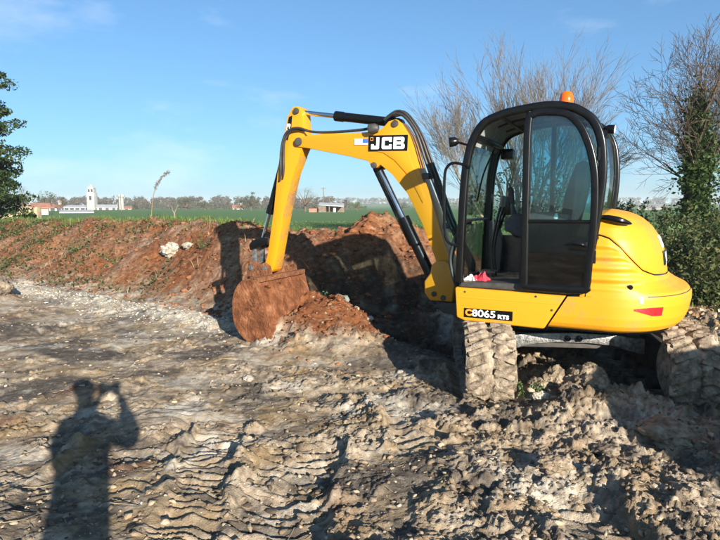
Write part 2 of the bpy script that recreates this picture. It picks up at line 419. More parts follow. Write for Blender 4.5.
rowsY = np.concatenate([np.linspace(-9, 1.9, 46)[:-1], 1.9 * (16 / 1.9) ** np.linspace(0, 1, 700)[:-1], 16 * (70 / 16) ** np.linspace(0, 1, 90)[:-1], 70 * (3200 / 70) ** np.linspace(0, 1, 60)])
NC = 900
t = np.linspace(-1, 1, NC)
g = np.where(np.abs(t) < .87, t / .87, np.sign(t) * (1 + (np.abs(t) - .87) / .13 * 1.2 + ((np.abs(t) - .87) / .13) ** 3 * 6))
wid = 1.1 + .72 * np.maximum(rowsY, 0)
lim = np.interp(rowsY, [0, 30, 200, 3200], [1, 1, .45, .12])
GX = (wid[:, None] * (np.where(np.abs(g) < 1, g, np.sign(g) * (1 + (np.abs(g) - 1) * lim[:, None])))).astype(np.float64); GY = np.repeat(rowsY[:, None], NC, 1)
GZ, MK = height(GX, GY, True)
NR = len(rowsY)
idx = np.arange(NR * NC).reshape(NR, NC)
quads = np.stack([idx[:-1, :-1], idx[:-1, 1:], idx[1:, 1:], idx[1:, :-1]], -1).reshape(-1, 4)
x, y = GX, GY
fx = fbm(x * 1.1, y * 1.1, 4, 201); fx2 = fbm(x * 3.3, y * 3.3, 4, 211)
red = sst(.02, .30, MK['d'] / MK['run'] + .25 * fx2) * MK['site'] * np.clip(.80 + .5 * fx, 0, 1)
red = np.maximum(red, sst(.22, .5, MK['spill'] + .15 * fx2))
red = np.maximum(red, .55 * sst(.25, .5, fbm(x * .9 + 20, y * .9, 3, 231)) * (1 - MK['pm']) * MK['site'])
red = np.maximum(red, .8 * np.exp(-((MK['d'] - MK['run'] - .4) / .8) ** 2) * sst(-3.2, -2.0, x) * (1 - sst(2.4, 3.2, x)))
grass = sst(.35, 1.2, MK['d'] - MK['run'] + .8 * fx)
grass = np.maximum(grass, sst(4.2, 5.6, x) * sst(9.5, 11.5, y))
pale = 1.25 * np.exp(-((MK['d'] + .50 + .35 * fx) / .50) ** 2) * sst(-.9, -1.7, x)
pale = np.maximum(pale, .75 * sst(.16, .36, fbm(x * .75 - 11, y * 1.5, 4, 241)) * (1 - sst(-.5, .7, x)))
pale = np.maximum(pale, .8 * sst(.12, .36, fbm(x * 1.25 + 50, y * 1.7, 4, 245)) * MK['site'] * (1 - MK['face']))
dark = np.clip(sst(.02, .30, fbm(x * .75 + 3, y * 1.1 + 7, 4, 251)) + .7 * sst(.1, .3, fbm(x * 4.1, y * 4.1, 3, 261)) + .5 * sst(.0, .15, MK['hol']) + MK['pit'], 0, 1)  # random dark earth, darker in hollows; pit term paints in shade
dug_shade = np.clip(1.3 * MK['pit'] + sst(-.5, -.1, MK['d'] / MK['run']) * (1 - sst(.42, .75, MK['d'] / MK['run'] + .5 * fx2)) * sst(-1.3, -.6, x) * (1 - sst(1.8, 2.6, x)), 0, 1) * np.clip(.85 + fx2, 0, 1) * (1 - sst(.22, .5, MK['spill']))  # shade of the pit and dug face, painted into the soil colour
ground = None
def ground_material():
    m, nd, lk, b = newmat('worked_soil')
    geo = nd.new('ShaderNodeNewGeometry'); P = geo.outputs['Position']
    at = nd.new('ShaderNodeAttribute'); at.attribute_name = 'soil'; sp = nd.new('ShaderNodeSeparateColor'); lk.new(at.outputs['Color'], sp.inputs[0])
    def nz(scale, det=8, rough=.65):
        n = nd.new('ShaderNodeTexNoise'); n.inputs['Scale'].default_value = scale; n.inputs['Detail'].default_value = det; n.inputs['Roughness'].default_value = rough
        lk.new(P, n.inputs['Vector']); return n.outputs['Fac']
    def mix(f, a, b_):
        mx = nd.new('ShaderNodeMixRGB'); lk.new(f, mx.inputs['Fac'])
        for s, c in (('Color1', a), ('Color2', b_)):
            if isinstance(c, tuple): mx.inputs[s].default_value = (*c, 1)
            else: lk.new(c, mx.inputs[s])
        return mx.outputs[0]
    def mth(op, a, b_):
        q = nd.new('ShaderNodeMath'); q.operation = op
        for i, c in enumerate((a, b_)):
            if isinstance(c, (int, float)): q.inputs[i].default_value = c
            else: lk.new(c, q.inputs[i])
        q.use_clamp = True
        return q.outputs[0]
    def rmp(f, pts):
        r = ramp(nd, pts); lk.new(f, r.inputs['Fac']); return r.outputs[0]
    n_big, n_mid, n_fin = nz(2.3), nz(13), nz(60, 6)
    tan = rmp(n_mid, [(.28, (.115, .088, .062)), (.43, (.265, .207, .147)), (.58, (.395, .322, .236)), (.75, (.52, .448, .348))])
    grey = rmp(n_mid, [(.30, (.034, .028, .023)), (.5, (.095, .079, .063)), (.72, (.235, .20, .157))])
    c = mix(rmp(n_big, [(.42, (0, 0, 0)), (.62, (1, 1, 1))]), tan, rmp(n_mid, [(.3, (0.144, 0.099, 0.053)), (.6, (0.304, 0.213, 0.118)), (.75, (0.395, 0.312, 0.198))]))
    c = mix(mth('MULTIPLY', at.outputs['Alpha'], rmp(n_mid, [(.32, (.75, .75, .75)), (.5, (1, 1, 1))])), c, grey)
    palec = rmp(n_mid, [(.3, (0.319, 0.258, 0.190)), (.5, (0.471, 0.418, 0.334)), (.7, (0.562, 0.532, 0.464))])
    pf = mth('MULTIPLY', sp.outputs[2], rmp(nz(7), [(.36, (0, 0, 0)), (.56, (1, 1, 1))]))
    c = mix(pf, c, palec)
    redc = rmp(n_mid, [(.28, (0.065, 0.025, 0.013)), (.5, (.175, .064, .025)), (.64, (.245, .100, .041)), (.78, (0.289, 0.175, 0.095))])
    rf = mth('MULTIPLY', sp.outputs[0], rmp(nz(4.5), [(.26, (0.266, 0.266, 0.266)), (.46, (1, 1, 1))]))
    c = mix(rf, c, redc)
    # chips of chalk and flecks of roots
    c = mix(rmp(nz(38, 3), [(.68, (0, 0, 0)), (.72, (0.608, 0.608, 0.608))]), c, (0.471, 0.426, 0.357))
    c = mix(rmp(nz(75, 3), [(.24, (0.608, 0.608, 0.608)), (.30, (0, 0, 0))]), c, (0.046, 0.036, 0.029))
    shade_at = nd.new('ShaderNodeAttribute'); shade_at.attribute_name = 'painted_shade'
    c = mix(shade_at.outputs['Fac'], c, rmp(n_mid, [(.3, (.014, .009, .006)), (.55, (.040, .026, .017)), (.75, (.095, .070, .048))]))  # near-black tone deepens the shade of the dug zone by colour
    gn = nz(.9, 5)
    gc = mix(rmp(gn, [(.35, (0, 0, 0)), (.65, (1, 1, 1))]), rmp(nz(25), [(.3, (.050, .115, .028)), (.7, (.105, .205, .055))]), rmp(nz(25), [(.3, (.07, .125, .045)), (.7, (.13, .21, .085))]))
    gc = mix(rmp(nz(.055, 4), [(.42, (0, 0, 0)), (.62, (.55, .55, .55))]), gc, (.115, .155, .060))
    c = mix(sp.outputs[1], c, gc)
    lk.new(c, b.inputs['Base Color']); b.inputs['Roughness'].default_value = .95; b.inputs['Specular IOR Level'].default_value = .12
    b1 = nd.new('ShaderNodeBump'); b1.inputs['Strength'].default_value = .85; b1.inputs['Distance'].default_value = .012
    hsum = nd.new('ShaderNodeMath'); hsum.operation = 'ADD'
    lk.new(n_fin, hsum.inputs[0]); lk.new(nz(150, 3), hsum.inputs[1])
    lk.new(hsum.outputs[0], b1.inputs['Height']); lk.new(b1.outputs[0], b.inputs['Normal'])
    return m
SOIL = ground_material()
ground = mesh_np('ground', np.stack([GX, GY, GZ], -1).reshape(-1, 3), quads, SOIL, smooth=True)
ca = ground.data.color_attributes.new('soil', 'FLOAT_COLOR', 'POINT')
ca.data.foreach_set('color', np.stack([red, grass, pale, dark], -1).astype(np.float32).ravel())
wa = ground.data.attributes.new('painted_shade', 'FLOAT', 'POINT'); wa.data.foreach_set('value', dug_shade.astype(np.float32).ravel())
tag(ground, kind='structure')
del GX, GY, GZ, MK, quads, x, y, fx, fx2, red, grass, pale, dark
def gz(x, y): return float(height(np.array([x]), np.array([y]))[0])

def crumbmat(name, cols, rough=.95):
    m, nd, lk, b = newmat(name); g_ = nd.new('ShaderNodeNewGeometry'); r = ramp(nd, [(i / (len(cols) - 1), c) for i, c in enumerate(cols)])
    n = nd.new('ShaderNodeTexNoise'); n.inputs['Scale'].default_value = 40; n.inputs['Detail'].default_value = 5; lk.new(g_.outputs['Position'], n.inputs['Vector'])
    a = nd.new('ShaderNodeMath'); a.operation = 'MULTIPLY_ADD'; a.inputs[1].default_value = .55; lk.new(n.outputs['Fac'], a.inputs[0])
    b2 = nd.new('ShaderNodeMath'); b2.operation = 'MULTIPLY_ADD'; b2.inputs[1].default_value = .75; b2.inputs[2].default_value = -.15; lk.new(g_.outputs['Random Per Island'], b2.inputs[0]); lk.new(b2.outputs[0], a.inputs[2])
    lk.new(a.outputs[0], r.inputs['Fac']); lk.new(r.outputs[0], b.inputs['Base Color']); b.inputs['Roughness'].default_value = rough; b.inputs['Specular IOR Level'].default_value = .1
    bp = nd.new('ShaderNodeBump'); bp.inputs['Strength'].default_value = .7; bp.inputs['Distance'].default_value = .008; n2 = nd.new('ShaderNodeTexNoise'); n2.inputs['Scale'].default_value = 110; n2.inputs['Detail'].default_value = 4
    lk.new(g_.outputs['Position'], n2.inputs['Vector']); lk.new(n2.outputs['Fac'], bp.inputs['Height']); lk.new(bp.outputs[0], b.inputs['Normal']); return m
CR_TAN = crumbmat('tan_crumb', [(0.094, 0.066, 0.043), (0.218, 0.160, 0.105), (0.312, 0.242, 0.164), (0.437, 0.359, 0.257)])
CR_DRK = crumbmat('dark_crumb', [(0.047, 0.037, 0.028), (0.109, 0.082, 0.058), (0.187, 0.140, 0.098), (0.296, 0.234, 0.164)])
CR_RED = crumbmat('red_crumb', [(0.062, 0.023, 0.012), (0.133, 0.051, 0.023), (0.195, 0.078, 0.036), (0.257, 0.133, 0.070)])
CR_PAL = crumbmat('chalk_crumb', [(0.234, 0.183, 0.129), (0.359, 0.296, 0.218), (0.452, 0.390, 0.304), (0.546, 0.507, 0.429)])

# ------------------------------------------------------------------ the excavator (x forward, y left, z up, origin under the slew ring)
EX = empty('excavator', (EXC[0], EXC[1], 0), R(180 - 26))
tag(EX, 'yellow tracked mini excavator with black cab, digging at the red earth bank', 'excavator')

# --- undercarriage, turned against the house
UR = R(-90 - 6.5) - R(180 - 26)
def under(o): o.rotation_euler = (0, 0, UR); return o
def belt(sgn):
    """rubber track loop caked in mud"""
    hw, rad, half = .205, .315, .80
    n1, n2 = 46, 30
    path = []
    for i in range(n1): path.append((-half + 2 * half * i / n1, rad * 2, 0, 1))
    for i in range(n2):
        a = math.pi / 2 - math.pi * i / n2; path.append((half + rad * math.cos(a), rad + rad * math.sin(a), math.cos(a), math.sin(a)))
    for i in range(n1): path.append((half - 2 * half * i / n1, 0, 0, -1))
    for i in range(n2):
        a = -math.pi / 2 - math.pi * i / n2; path.append((-half + rad * math.cos(a), rad + rad * math.sin(a), math.cos(a), math.sin(a)))
    # arc length
    L = [0]
    for i in range(1, len(path)): L.append(L[-1] + math.dist(path[i][:2], path[i - 1][:2]))
    dense = []
    for i in range(len(path)):
        a, b = path[i], path[(i + 1) % len(path)]
        for k in range(3):
            q = k / 3
            nx, nz = a[2] + (b[2] - a[2]) * q, a[3] + (b[3] - a[3]) * q
            dense.append((a[0] + (b[0] - a[0]) * q, a[1] + (b[1] - a[1]) * q, nx, nz, L[i] + q * math.dist(a[:2], b[:2])))
    W = 22
    rows = []
    for (px, pz, nx, nz, s) in dense:
        row = []
        for j in range(W + 1):
            w = -1 + 2 * j / W
            yy = w * hw
            gr = (s + .10 * abs(w) * (1 if w > 0 else -1)) / .105
            lug = .034 * max(0, min(1, 3.2 * (math.sin(gr * 2 * math.pi)) + .4))
            lug *= .25 + .75 * min(1, abs(abs(w) - .06) * 7)
            p = Vector((px * 5 + 7 * sgn, yy * 6, pz * 5))
            mud = .034 * mnoise.fractal(p, 1, 2, 4) + .020 * mnoise.noise(p * 3.3) + .012 * mnoise.noise(p * 7)
            cover = max(0, min(1, .45 + 1.0 * mnoise.noise(p * .55)))
            e = lug * (1 - .75 * cover) + .018 * cover + mud * (.3 + cover)
            e -= .020 * (abs(w) ** 8) + .022 * math.exp(-((w - .06 + .15 * mnoise.noise(p * .8)) / .04) ** 2) * (.6 + .4 * cover)
            if nz < -.7: e *= .15
            row.append((px + nx * e, yy + .012 * mnoise.noise(p * 2 + Vector((9, 0, 0))) * abs(w), pz + nz * e))
        # inner side of the belt
        row.append((px - nx * .045, hw * .93, pz - nz * .045)); row.append((px - nx * .045, -hw * .93, pz - nz * .045))
        rows.append(row)
    rows.append(rows[0])
    return MB().grid(rows, True)
MUDT = noisy('track_mud', (.075, .055, .038), (.19, .148, .105), 13, .95, 1.0, 55, c3=(.38, .315, .235), spec=.1, lo=.26, hi=.68, bdist=.015)
LUGM = noisy('muddy_rubber', (.03, .025, .02), (.13, .10, .072), 18, .9, .9, 60, c3=(.27, .215, .155), spec=.1, lo=.26, hi=.58)
lug_mesh = None
def lug_frames(n=40, half=.80, rad=.327):
    Lt = 4 * half + 2 * math.pi * rad
    for k in range(n):
        q = k * Lt / n
        if q < 2 * half: yield (-half + q, 2 * rad - .012, 0.0)
        elif q < 2 * half + math.pi * rad:
            a = (q - 2 * half) / rad; yield (half + rad * math.sin(a), rad + rad * math.cos(a) - .012, a)
        elif q < 4 * half + math.pi * rad: yield (half - (q - 2 * half - math.pi * rad), -.012, math.pi)
        else:
            a = math.pi + (q - 4 * half - math.pi * rad) / rad; yield (-half + rad * math.sin(a), rad + rad * math.cos(a) - .012, a)
for sgn in (-1, 1):
    mb = belt(sgn); mb.v = [(a, b + sgn * .79, c - .012) for a, b, c in mb.v]
    tk = under(mb.build('track', MUDT, EX, ang=60))
    yy = sgn * .79
    mb = MB()
    for r_, q0, q1 in ((.262, -.09, .09), (.20, -.12, -.09), (.20, .09, .12), (.07, -.15, .15)): mb.cyl((.80, yy + q0, .305), (.80, yy + q1, .305), r_, 28)
    mb.build('idler_wheel', MUD, tk, .006)
    mb = MB(); mb.cyl((-.80, yy - .06, .305), (-.80, yy + .06, .305), .25, 28)
    for k in range(14):
        a = 2 * math.pi * k / 14; mb.cyl((-.80 + .25 * math.cos(a), yy - .04, .305 + .25 * math.sin(a)), (-.80 + .25 * math.cos(a), yy + .04, .305 + .25 * math.sin(a)), .018, 6)
    mb.build('sprocket', BLKD, tk, .004)
    for rx in (-.48, -.16, .16, .48):
        mb = MB(); mb.cyl((rx, yy - .13, .105), (rx, yy + .13, .105), .075, 18); mb.build('roller', BLKD, tk, .005)
    for (lx, lz, la) in lug_frames():
        if lz < .10: continue
        for sd in (-1, 1):
            if lug_mesh is None:
                lo_ = MB().box(-.022, .022, -.085, .085, -.02, .024).build('lug', LUGM, tk, .010, 2); lug_mesh = lo_.data
            else:
                lo_ = link(bpy.data.objects.new('lug', lug_mesh), tk)
            jit = .05 * mnoise.noise(Vector((lx * 9, sd * 3.0, lz * 9 + sgn)))
            lo_.matrix_basis = Matrix.Translation((lx + .026 * sd * math.cos(la), yy + sd * .103, lz - .026 * sd * math.sin(la))) @ Matrix.Rotation(la, 4, 'Y') @ Matrix.Rotation(-sd * (.34 + jit), 4, 'Z') @ Matrix.Translation((0, 0, jit * .16 - .008))
    mb = MB(); mb.prism([(-.74, .20), (-.70, .44), (-.1, .47), (.55, .44), (.70, .34), (.66, .2), (.2, .16), (-.4, .16)], yy - .085, yy + .085)
    mb.build('track_frame', BLKD, tk, .012)
# arched cross member with worn edges, facing the camera between the tracks
arch = [(-.62, .47), (-.62, .33), (-.50, .36), (-.36, .405), (-.15, .425), (.15, .425), (.36, .405), (.50, .36), (.62, .33), (.62, .47), (.40, .50), (0, .515), (-.40, .50)]
mb = MB(); mb.prism([(a, b) for a, b in arch], .40, .47)
cm = mb.build('undercarriage_frame', STEEL, EX, .006)
for v in cm.data.vertices: v.co = (v.co.y, v.co.x, v.co.z)
under(cm); cm.data.flip_normals()
mb = MB(); mb.box(.30, .40, -.60, .60, .36, .50); mb.box(-.5, .30, -.45, .45, .34, .54); mb.box(-.55, -.45, -.62, .62, .34, .5)
under(mb.build('centre_frame', BLKD, cm, .012))
for q in (-.05, .05):
    mb = MB(); mb.cyl((.465, q, .468), (.50, q, .468), .026, 14); mb.cyl((.50, q, .468), (.508, q, .468), .012, 8)
    mb.build('hose_port', BLK, cm, .003)
for ch in cm.children:
    ch.rotation_euler = (0, 0, 0)
mb = MB(); mb.cyl((0, 0, .52), (0, 0, .655), .40, 40); mb.build('slew_ring', BLKD, EX, .006)

# --- house, rear body lofted round the tail
ZS = [.645, .665, .70, .76, .86, .925, .965, 1.00, 1.05, 1.12, 1.25, 1.38, 1.48, 1.55, 1.595, 1.62]
TL = [.97, 1.01, 1.04, 1.065, 1.085, 1.085, 1.055, .98, .905, .882, .865, .815, .745, .665, .57, .455]
WD = [.90, .93, .950, .960, .965, .965, .963, .96, .955, .95, .94, .91, .865, .80, .70, .52]
XS, XF, NE = -.40, -.285, 2.25
def surf(z, q, off=0):
    """q: -1 left front .. 0 tail .. 1 right front; straight flank then a superellipse round the tail"""
    tl = float(np.interp(z, ZS, TL)) + off; w = float(np.interp(z, ZS, WD)) + off
    a = abs(q); sg = -1 if q > 0 else 1
    xf = XF if z > .928 else -.150 + (.925 - z) * .57
    if a > .88:
        return Vector((XS + (a - .88) / .12 * (xf - XS), sg * w, z))
    ph = (1 - a / .88) * math.pi / 2
    D = tl + XS
    return Vector((XS - D * math.sin(ph) ** (2 / NE), sg * w * math.cos(ph) ** (2 / NE), z))
def seam(q):
    x_ = surf(1.2, q).x
    return float(np.interp(-x_, [.30, .36, .44, .52, .60, .68, .76, .84, .90], [1.425, 1.42, 1.395, 1.33, 1.235, 1.145, 1.10, 1.085, 1.075]))
Q = [(-1 + 2 * i / 120) for i in range(121)]
def loft(z0, z1, n, off=0, ribs=False):
    rows = []
    for i in range(n + 1):
        row = []
        for q in Q:
            a, b = z0(q), z1(q); tt = i / n
            z = a + (b - a) * tt
            edge = min(1, min(i, n - i) / (n / 26))
            p = surf(z, q, off - .006 * (1 - edge))
            if ribs:
                mk = max(0, min(1, (p.x + .70) / .08)) * max(0, min(1, (z - .97) / .06)) * max(0, min(1, (seam(q) - .03 - z) / .04))
                p.y += (1 if p.y > 0 else -1) * .011 * mk * math.sin(2 * math.pi * z / .088)
            row.append(p)
        rows.append(row)
    return rows
mb = MB(); mb.grid(loft(lambda q: .70, lambda q: 1.55, 30, -.014)); mb.build('inner_shell', BLK, EX)
side = MB().grid(loft(lambda q: .645, lambda q: seam(q) - .006, 120, 0, True)).build('side_cover', YEL, EX, ang=50)
hood_rows = loft(lambda q: seam(q) + .006, lambda q: 1.62, 26)
cx = [Vector((p.x * .5 + XF * .5, p.y * .5, 1.632)) for p in hood_rows[-1]]; c2 = [Vector((XF, p.y * .2, 1.635)) for p in hood_rows[-1]]
hood = MB().grid(hood_rows + [cx, c2]).build('engine_hood', YEL, EX, ang=50)
# joint round the counterweight bulge
mb = MB(); mb.tube([surf(.945, q, .0005) for q in [-.62 + 1.24 * i / 60 for i in range(61)]], .004, 6); mb.build('counterweight_joint', BLKD, side)
# underside and deck
plan = [surf(.66, q, -.02) for q in Q[::4]]
mb = MB(); pl = [(p.x, p.y) for p in plan] + [(.70, -.86), (.74, -.7), (.74, .7), (.70, .90)]
n_ = len(pl); mb.add([(a, b, .635) for a, b in pl] + [(a, b, .70) for a, b in pl], [tuple(range(n_)), tuple(range(2 * n_ - 1, n_ - 1, -1))] + [(i, (i + 1) % n_, (i + 1) % n_ + n_, i + n_) for i in range(n_)])
mb.build('deck_plate', BLK, EX, .006)
# lower side skirt beneath the cab with slanted rear joint
sk = [(.795, .94), (.775, .67), (.70, .645), (.03, .635), (-.135, .925)]
mb = MB(); mb.prism(sk, .60, .962); skirt = mb.build('side_skirt', YEL, EX, .022, 3)
mb = MB(); mb.prism([(.75, .945), (.70, .945), (-.285, .945), (-.285, 1.0), (-.26, 1.02), (.74, .985)], .60, .95); mb.build('sill', BLKD, EX, .008)
mb = MB(); mb.prism([(-.235, .915), (-.285, .915), (-.285, 1.46), (-.275, 1.46), (-.25, 1.1)], .70, .955); mb.build('cover_return', YEL, side, .005)
mb = MB(); mb.box(.60, .765, -.10, .60, .66, .94); mb.build('front_panel', YEL, EX, .02)
mb = MB(); mb.box(-.285, .42, -.955, -.13, .66, 1.18); mb.build('right_cover', YEL, EX, .05, 3)
mb = MB(); mb.box(.42, .72, -.93, -.13, .66, .93); mb.build('tool_box', YEL, EX, .03, 3)
# model decal on the skirt
def flat_decal(name, plate, x0, x1, z0, z1, y, parent, slope=0, mat=BLK):
    mb = MB(); mb.box(x0, x1, y - .002, y + .0015, z0, z1); o = mb.build(name, mat, parent); return o
de = flat_decal('model_decal', None, .285, .705, .680, .762, .9635, skirt)
def decal_text(name, body, size, off, cx_, cz, y, mat, parent, sx=1.0, spacing=1.0):
    V, Fc = text_mesh(body, size, off, spacing)
    mb = MB(); mb.add([(cx_ - v[0] * sx, y, cz + v[1]) for v in V], Fc)
    return mb.build(name, mat, parent, smooth=False)
decal_text('lettering', '8065', .086, .0018, .530, .721, .9665, WHT, de, 1.22, 1.0)
decal_text('lettering', 'RTS', .046, .0025, .362, .706, .9665, WHT, de, 1.25, 1.0)
decal_text('lettering', 'C', .075, .004, .665, .722, .9665, ORG, de, 1.05)
for xx, zz in ((.70, .905), (.10, .905), (-.03, .80)):
    MB().cyl((xx, .9615, zz), (xx, .9665, zz), .010, 8).build('bolt', BLKD, skirt, .002)
MB().prism([(.76, .858), (.74, .850), (-.08, .850), (-.085, .856), (.74, .864)], .961, .9645).build('pressed_crease', YEL, skirt, .001)
# decals that hug the tail
def hug(name, V, Fc, z0, q0, mat, parent, off):
    r_ = 1.15
    pts = []
    for vx, vy, _ in V:
        pts.append(surf(z0 + vy, q0 + vx / r_, off))
    return MB().add(pts, Fc).build(name, mat, parent, smooth=False)
def hug_patch(name, z0, z1, q0, q1, mat, parent, off=.004, n=14, shape=None):
    rows = []
    for i in range(5):
        row = []
        for k in range(n + 1):
            tt = k / n; zz0, zz1 = (z0, z1) if shape is None else shape(tt)
            row.append(surf(zz0 + (zz1 - zz0) * i / 4, q0 + (q1 - q0) * tt, off))
        rows.append(row)
    back = [[p - (surf(p.z, 0, 0) * 0) for p in row] for row in rows]
    return MB().grid(rows).build(name, mat, parent)
def q_at(xw, z, lo=-.88, hi=0):
    for _ in range(40):
        mid = (lo + hi) / 2
        if surf(z, mid).x > xw: lo = mid
        else: hi = mid
    return lo
hug_patch('reflector', 0, 0, q_at(-.635, .83), q_at(-.835, .83), REDP, side, .005, 16, lambda t_: (.838 - .045 * min(1, t_ * 1.5) , .850 + .012 * min(1, t_ * 2)))
lt = surf(1.02, q_at(-.60, 1.02), .002)
MB().cyl(lt, lt + Vector((0, .010, 0)), .020, 14).build('cover_lock', BLK, side, .003)
hug_patch('warning_sticker', .895, .945, q_at(-.672, .92), q_at(-.70, .92), WHT, side, .003, 4)
qa = q_at(-.83, 1.25)
lp = hug_patch('rear_decal', 1.155, 1.275, qa, qa + .30, BLK, hood, .003, 16)
V, Fc = text_mesh('JCB', .115, .004, 1.05); hug('lettering', V, Fc, 1.213, qa + .15, WHT, hood, .0055)
hug_patch('white_stripe', 1.30, 1.40, qa + .03, qa + .22, WHT, hood, .003, 10)
mb = MB(); mb.tube(smooth_path([(-.33, .80, 1.55), (-.40, .835, 1.555), (-.50, .85, 1.535), (-.585, .80, 1.51)], 5), [.012, .014, .018, .021, .024, .026, .028, .029, .030, .030, .029, .026, .022, .018, .012, .006], 10); mb.build('hood_handle', BLK, EX)

# --- cab
PROF = [(.760, .985), (.757, 1.20), (.750, 1.486), (.742, 1.72), (.722, 1.98), (.675, 2.19), (.585, 2.335), (.46, 2.395), (.33, 2.425), (.085, 2.45), (-.09, 2.43), (-.185, 2.39), (-.265, 2.325), (-.322, 2.22), (-.352, 2.08), (-.362, 1.85), (-.325, 1.46), (-.285, 1.145), (-.27, .985)]
YL, YR = .925, -.03
cab = empty('cab', (0, 0, 0), 0, EX)
def ring(y, bulge=0):
    return [Vector((x_ - (bulge if x_ < 0 and z_ > 1.3 else 0), y, z_)) for x_, z_ in PROF]
def tuberect(path, wy, wn, y):
    """rounded bar along a path in an x-z plane: wy across, wn in plane"""
    P = smooth_path(path, 4); rows = []
    for i, p in enumerate(P):
        tn = (P[min(i + 1, len(P) - 1)] - P[max(i - 1, 0)]).normalized(); nn = Vector((-tn.z, 0, tn.x))
        row = []
        for k in range(16):
            a = 2 * math.pi * k / 16; c_, s_ = math.cos(a), math.sin(a)
            row.append(p + nn * (wn * math.copysign(abs(c_) ** .5, c_)) + Vector((0, wy * math.copysign(abs(s_) ** .5, s_), 0)))
        rows.append(row)
    n0 = len(rows)
    mb = MB().grid(rows, True); mb.f += [tuple(range(16)), tuple(range((n0 - 1) * 16, n0 * 16))]
    return mb
left_frame = tuberect(ring(YL), .034, .034, YL).build('side_frame', BLK, cab, ang=40)
right_frame = tuberect(ring(YR, .055), .034, .044, YR).build('side_frame', BLK, cab, ang=40)
# roof skin, slightly crowned, with liner beneath
TOPS = [p for p in PROF if p[1] > 2.15]
def roofrows(dz, y0, y1, n=14):
    rows = []
    P = smooth_path([Vector((a, 0, b)) for a, b in TOPS], 4)
    for k in range(n + 1):
        y_ = y0 + (y1 - y0) * k / n; cr_ = .045 * (1 - (2 * k / n - 1) ** 2)
        rows.append([Vector((p.x - .03 * (1 if p.x < -.2 else 0) * (1 - (2 * k / n - 1) ** 2), y_, p.z + cr_ * max(0, min(1, (p.z - 2.2) / .15)) + dz)) for p in P])
    return rows
roof = MB().grid(roofrows(.012, YL + .02, YR - .02)).build('roof', BLK, cab, ang=40)
MB().grid(roofrows(-.022, YL - .03, YR + .03)).build('roof_liner', LINER, roof)
for yy in (.28, .62):
    MB().tube([p for p in roofrows(-.03, yy, yy, 1)[0]][6:-8], .012, 6).build('roof_rib', BLKD, roof)
for xx in (.12, .42):
    MB().box(xx - .014, xx + .014, YR + .03, YL - .03, 2.365 if xx > .3 else 2.40, 2.385 if xx > .3 else 2.42).build('roof_rib', BLKD, roof)
# pillars and cross rails
def bar(name, a, b, r, mat=BLK, par=cab, n=10): return MB().tube([a, b], r, n).build(name, mat, par)
bar('front_rail', (.74, YL, 1.525), (.74, YR, 1.525), .014)
bar('front_rail', (.752, YL, .99), (.752, YR, .99), .025)
bar('front_rail', (.64, YL, 2.235), (.64, YR, 2.235), .03)
bar('rear_rail', (-.33, YL, 1.40), (-.345, YR, 1.40), .028)
bar('rear_rail', (-.36, YL, 2.21), (-.37, YR, 2.21), .028)
MB().tube(smooth_path([(.19, YL, .98), (.20, YL, 1.6), (.205, YL, 2.43)], 4), .026, 8).build('door_post', BLK, cab)
MB().tube(smooth_path([(.12, YR, .98), (.13, YR, 1.6), (.135, YR, 2.43)], 4), .024, 8).build('window_post', BLK, cab)
MB().box(-.3, .78, YR - .03, YR + .02, .93, 1.36).build('right_panel', BLKD, cab, .01)
MB().box(-.31, -.27, YR, YL, .93, 1.40).build('rear_panel', BLKD, cab, .01)
floor = MB().box(-.28, .77, YR, YL - .02, .93, .988).build('floor', FLOORM, cab, .004)
# panes
def pane(name, pts, mat, par=cab): 
    n_ = len(pts); return MB().add(pts, [tuple(range(n_))]).build(name, mat, par, smooth=False)
def front_pane(z0, z1):
    P = [p for p in smooth_path([Vector((a, 0, b)) for a, b in PROF[:8]], 6) if z0 <= p.z <= z1]
    return MB().grid([[Vector((p.x - .004, YL - .02, p.z)) for p in P], [Vector((p.x - .004, YR + .02, p.z)) for p in P]])
front_pane(1.54, 2.23).build('windscreen', GLASS, cab); front_pane(1.0, 1.515).build('lower_windscreen', GLASS, cab)
P = [p for p in smooth_path([Vector((a, 0, b)) for a, b in PROF[12:]], 6) if 1.41 <= p.z <= 2.22]
rows = []
for k in range(9):
    w = k / 8; rows.append([Vector((p.x - .006 - .05 * (1 - (2 * w - 1) ** 2) - .035 * w, YL - .02 + (YR - YL + .04) * w, p.z)) for p in P])
MB().grid(rows).build('rear_window', GLASS, cab)
def inset(pts, cx_, cz, k): return [(cx_ + (a - cx_) * k, cz + (b - cz) * k) for a, b in pts]
sm = [(p.x, p.z) for p in smooth_path([Vector((a, 0, b)) for a, b in PROF], 4)]
rq = [p for p in sm if p[0] < .17 and p[1] > 1.37]
pane('quarter_window', [(.17, YL - .012, 2.43)] + [(a + .012, YL - .012, b - .012) for a, b in rq] + [(.17, YL - .012, 1.40)], GLASS)
MB().box(-.27, .17, YL - .03, YL - .008, .98, 1.40).build('quarter_panel', BLKD, cab, .004)
rqr = [p for p in sm if p[0] < .11 and p[1] > 1.37]
pane('right_rear_window', [(.11, YR, 2.43)] + [(a + .01, YR, b - .012) for a, b in rqr] + [(.11, YR, 1.37)], GLASS)
rqf = [p for p in sm if p[0] > .15 and p[1] > 1.37]
pane('right_front_window', [(.15, YR, 1.37)] + [(a - .01, YR, b - .012) for a, b in rqf] + [(.15, YR, 2.43)], GLASS)
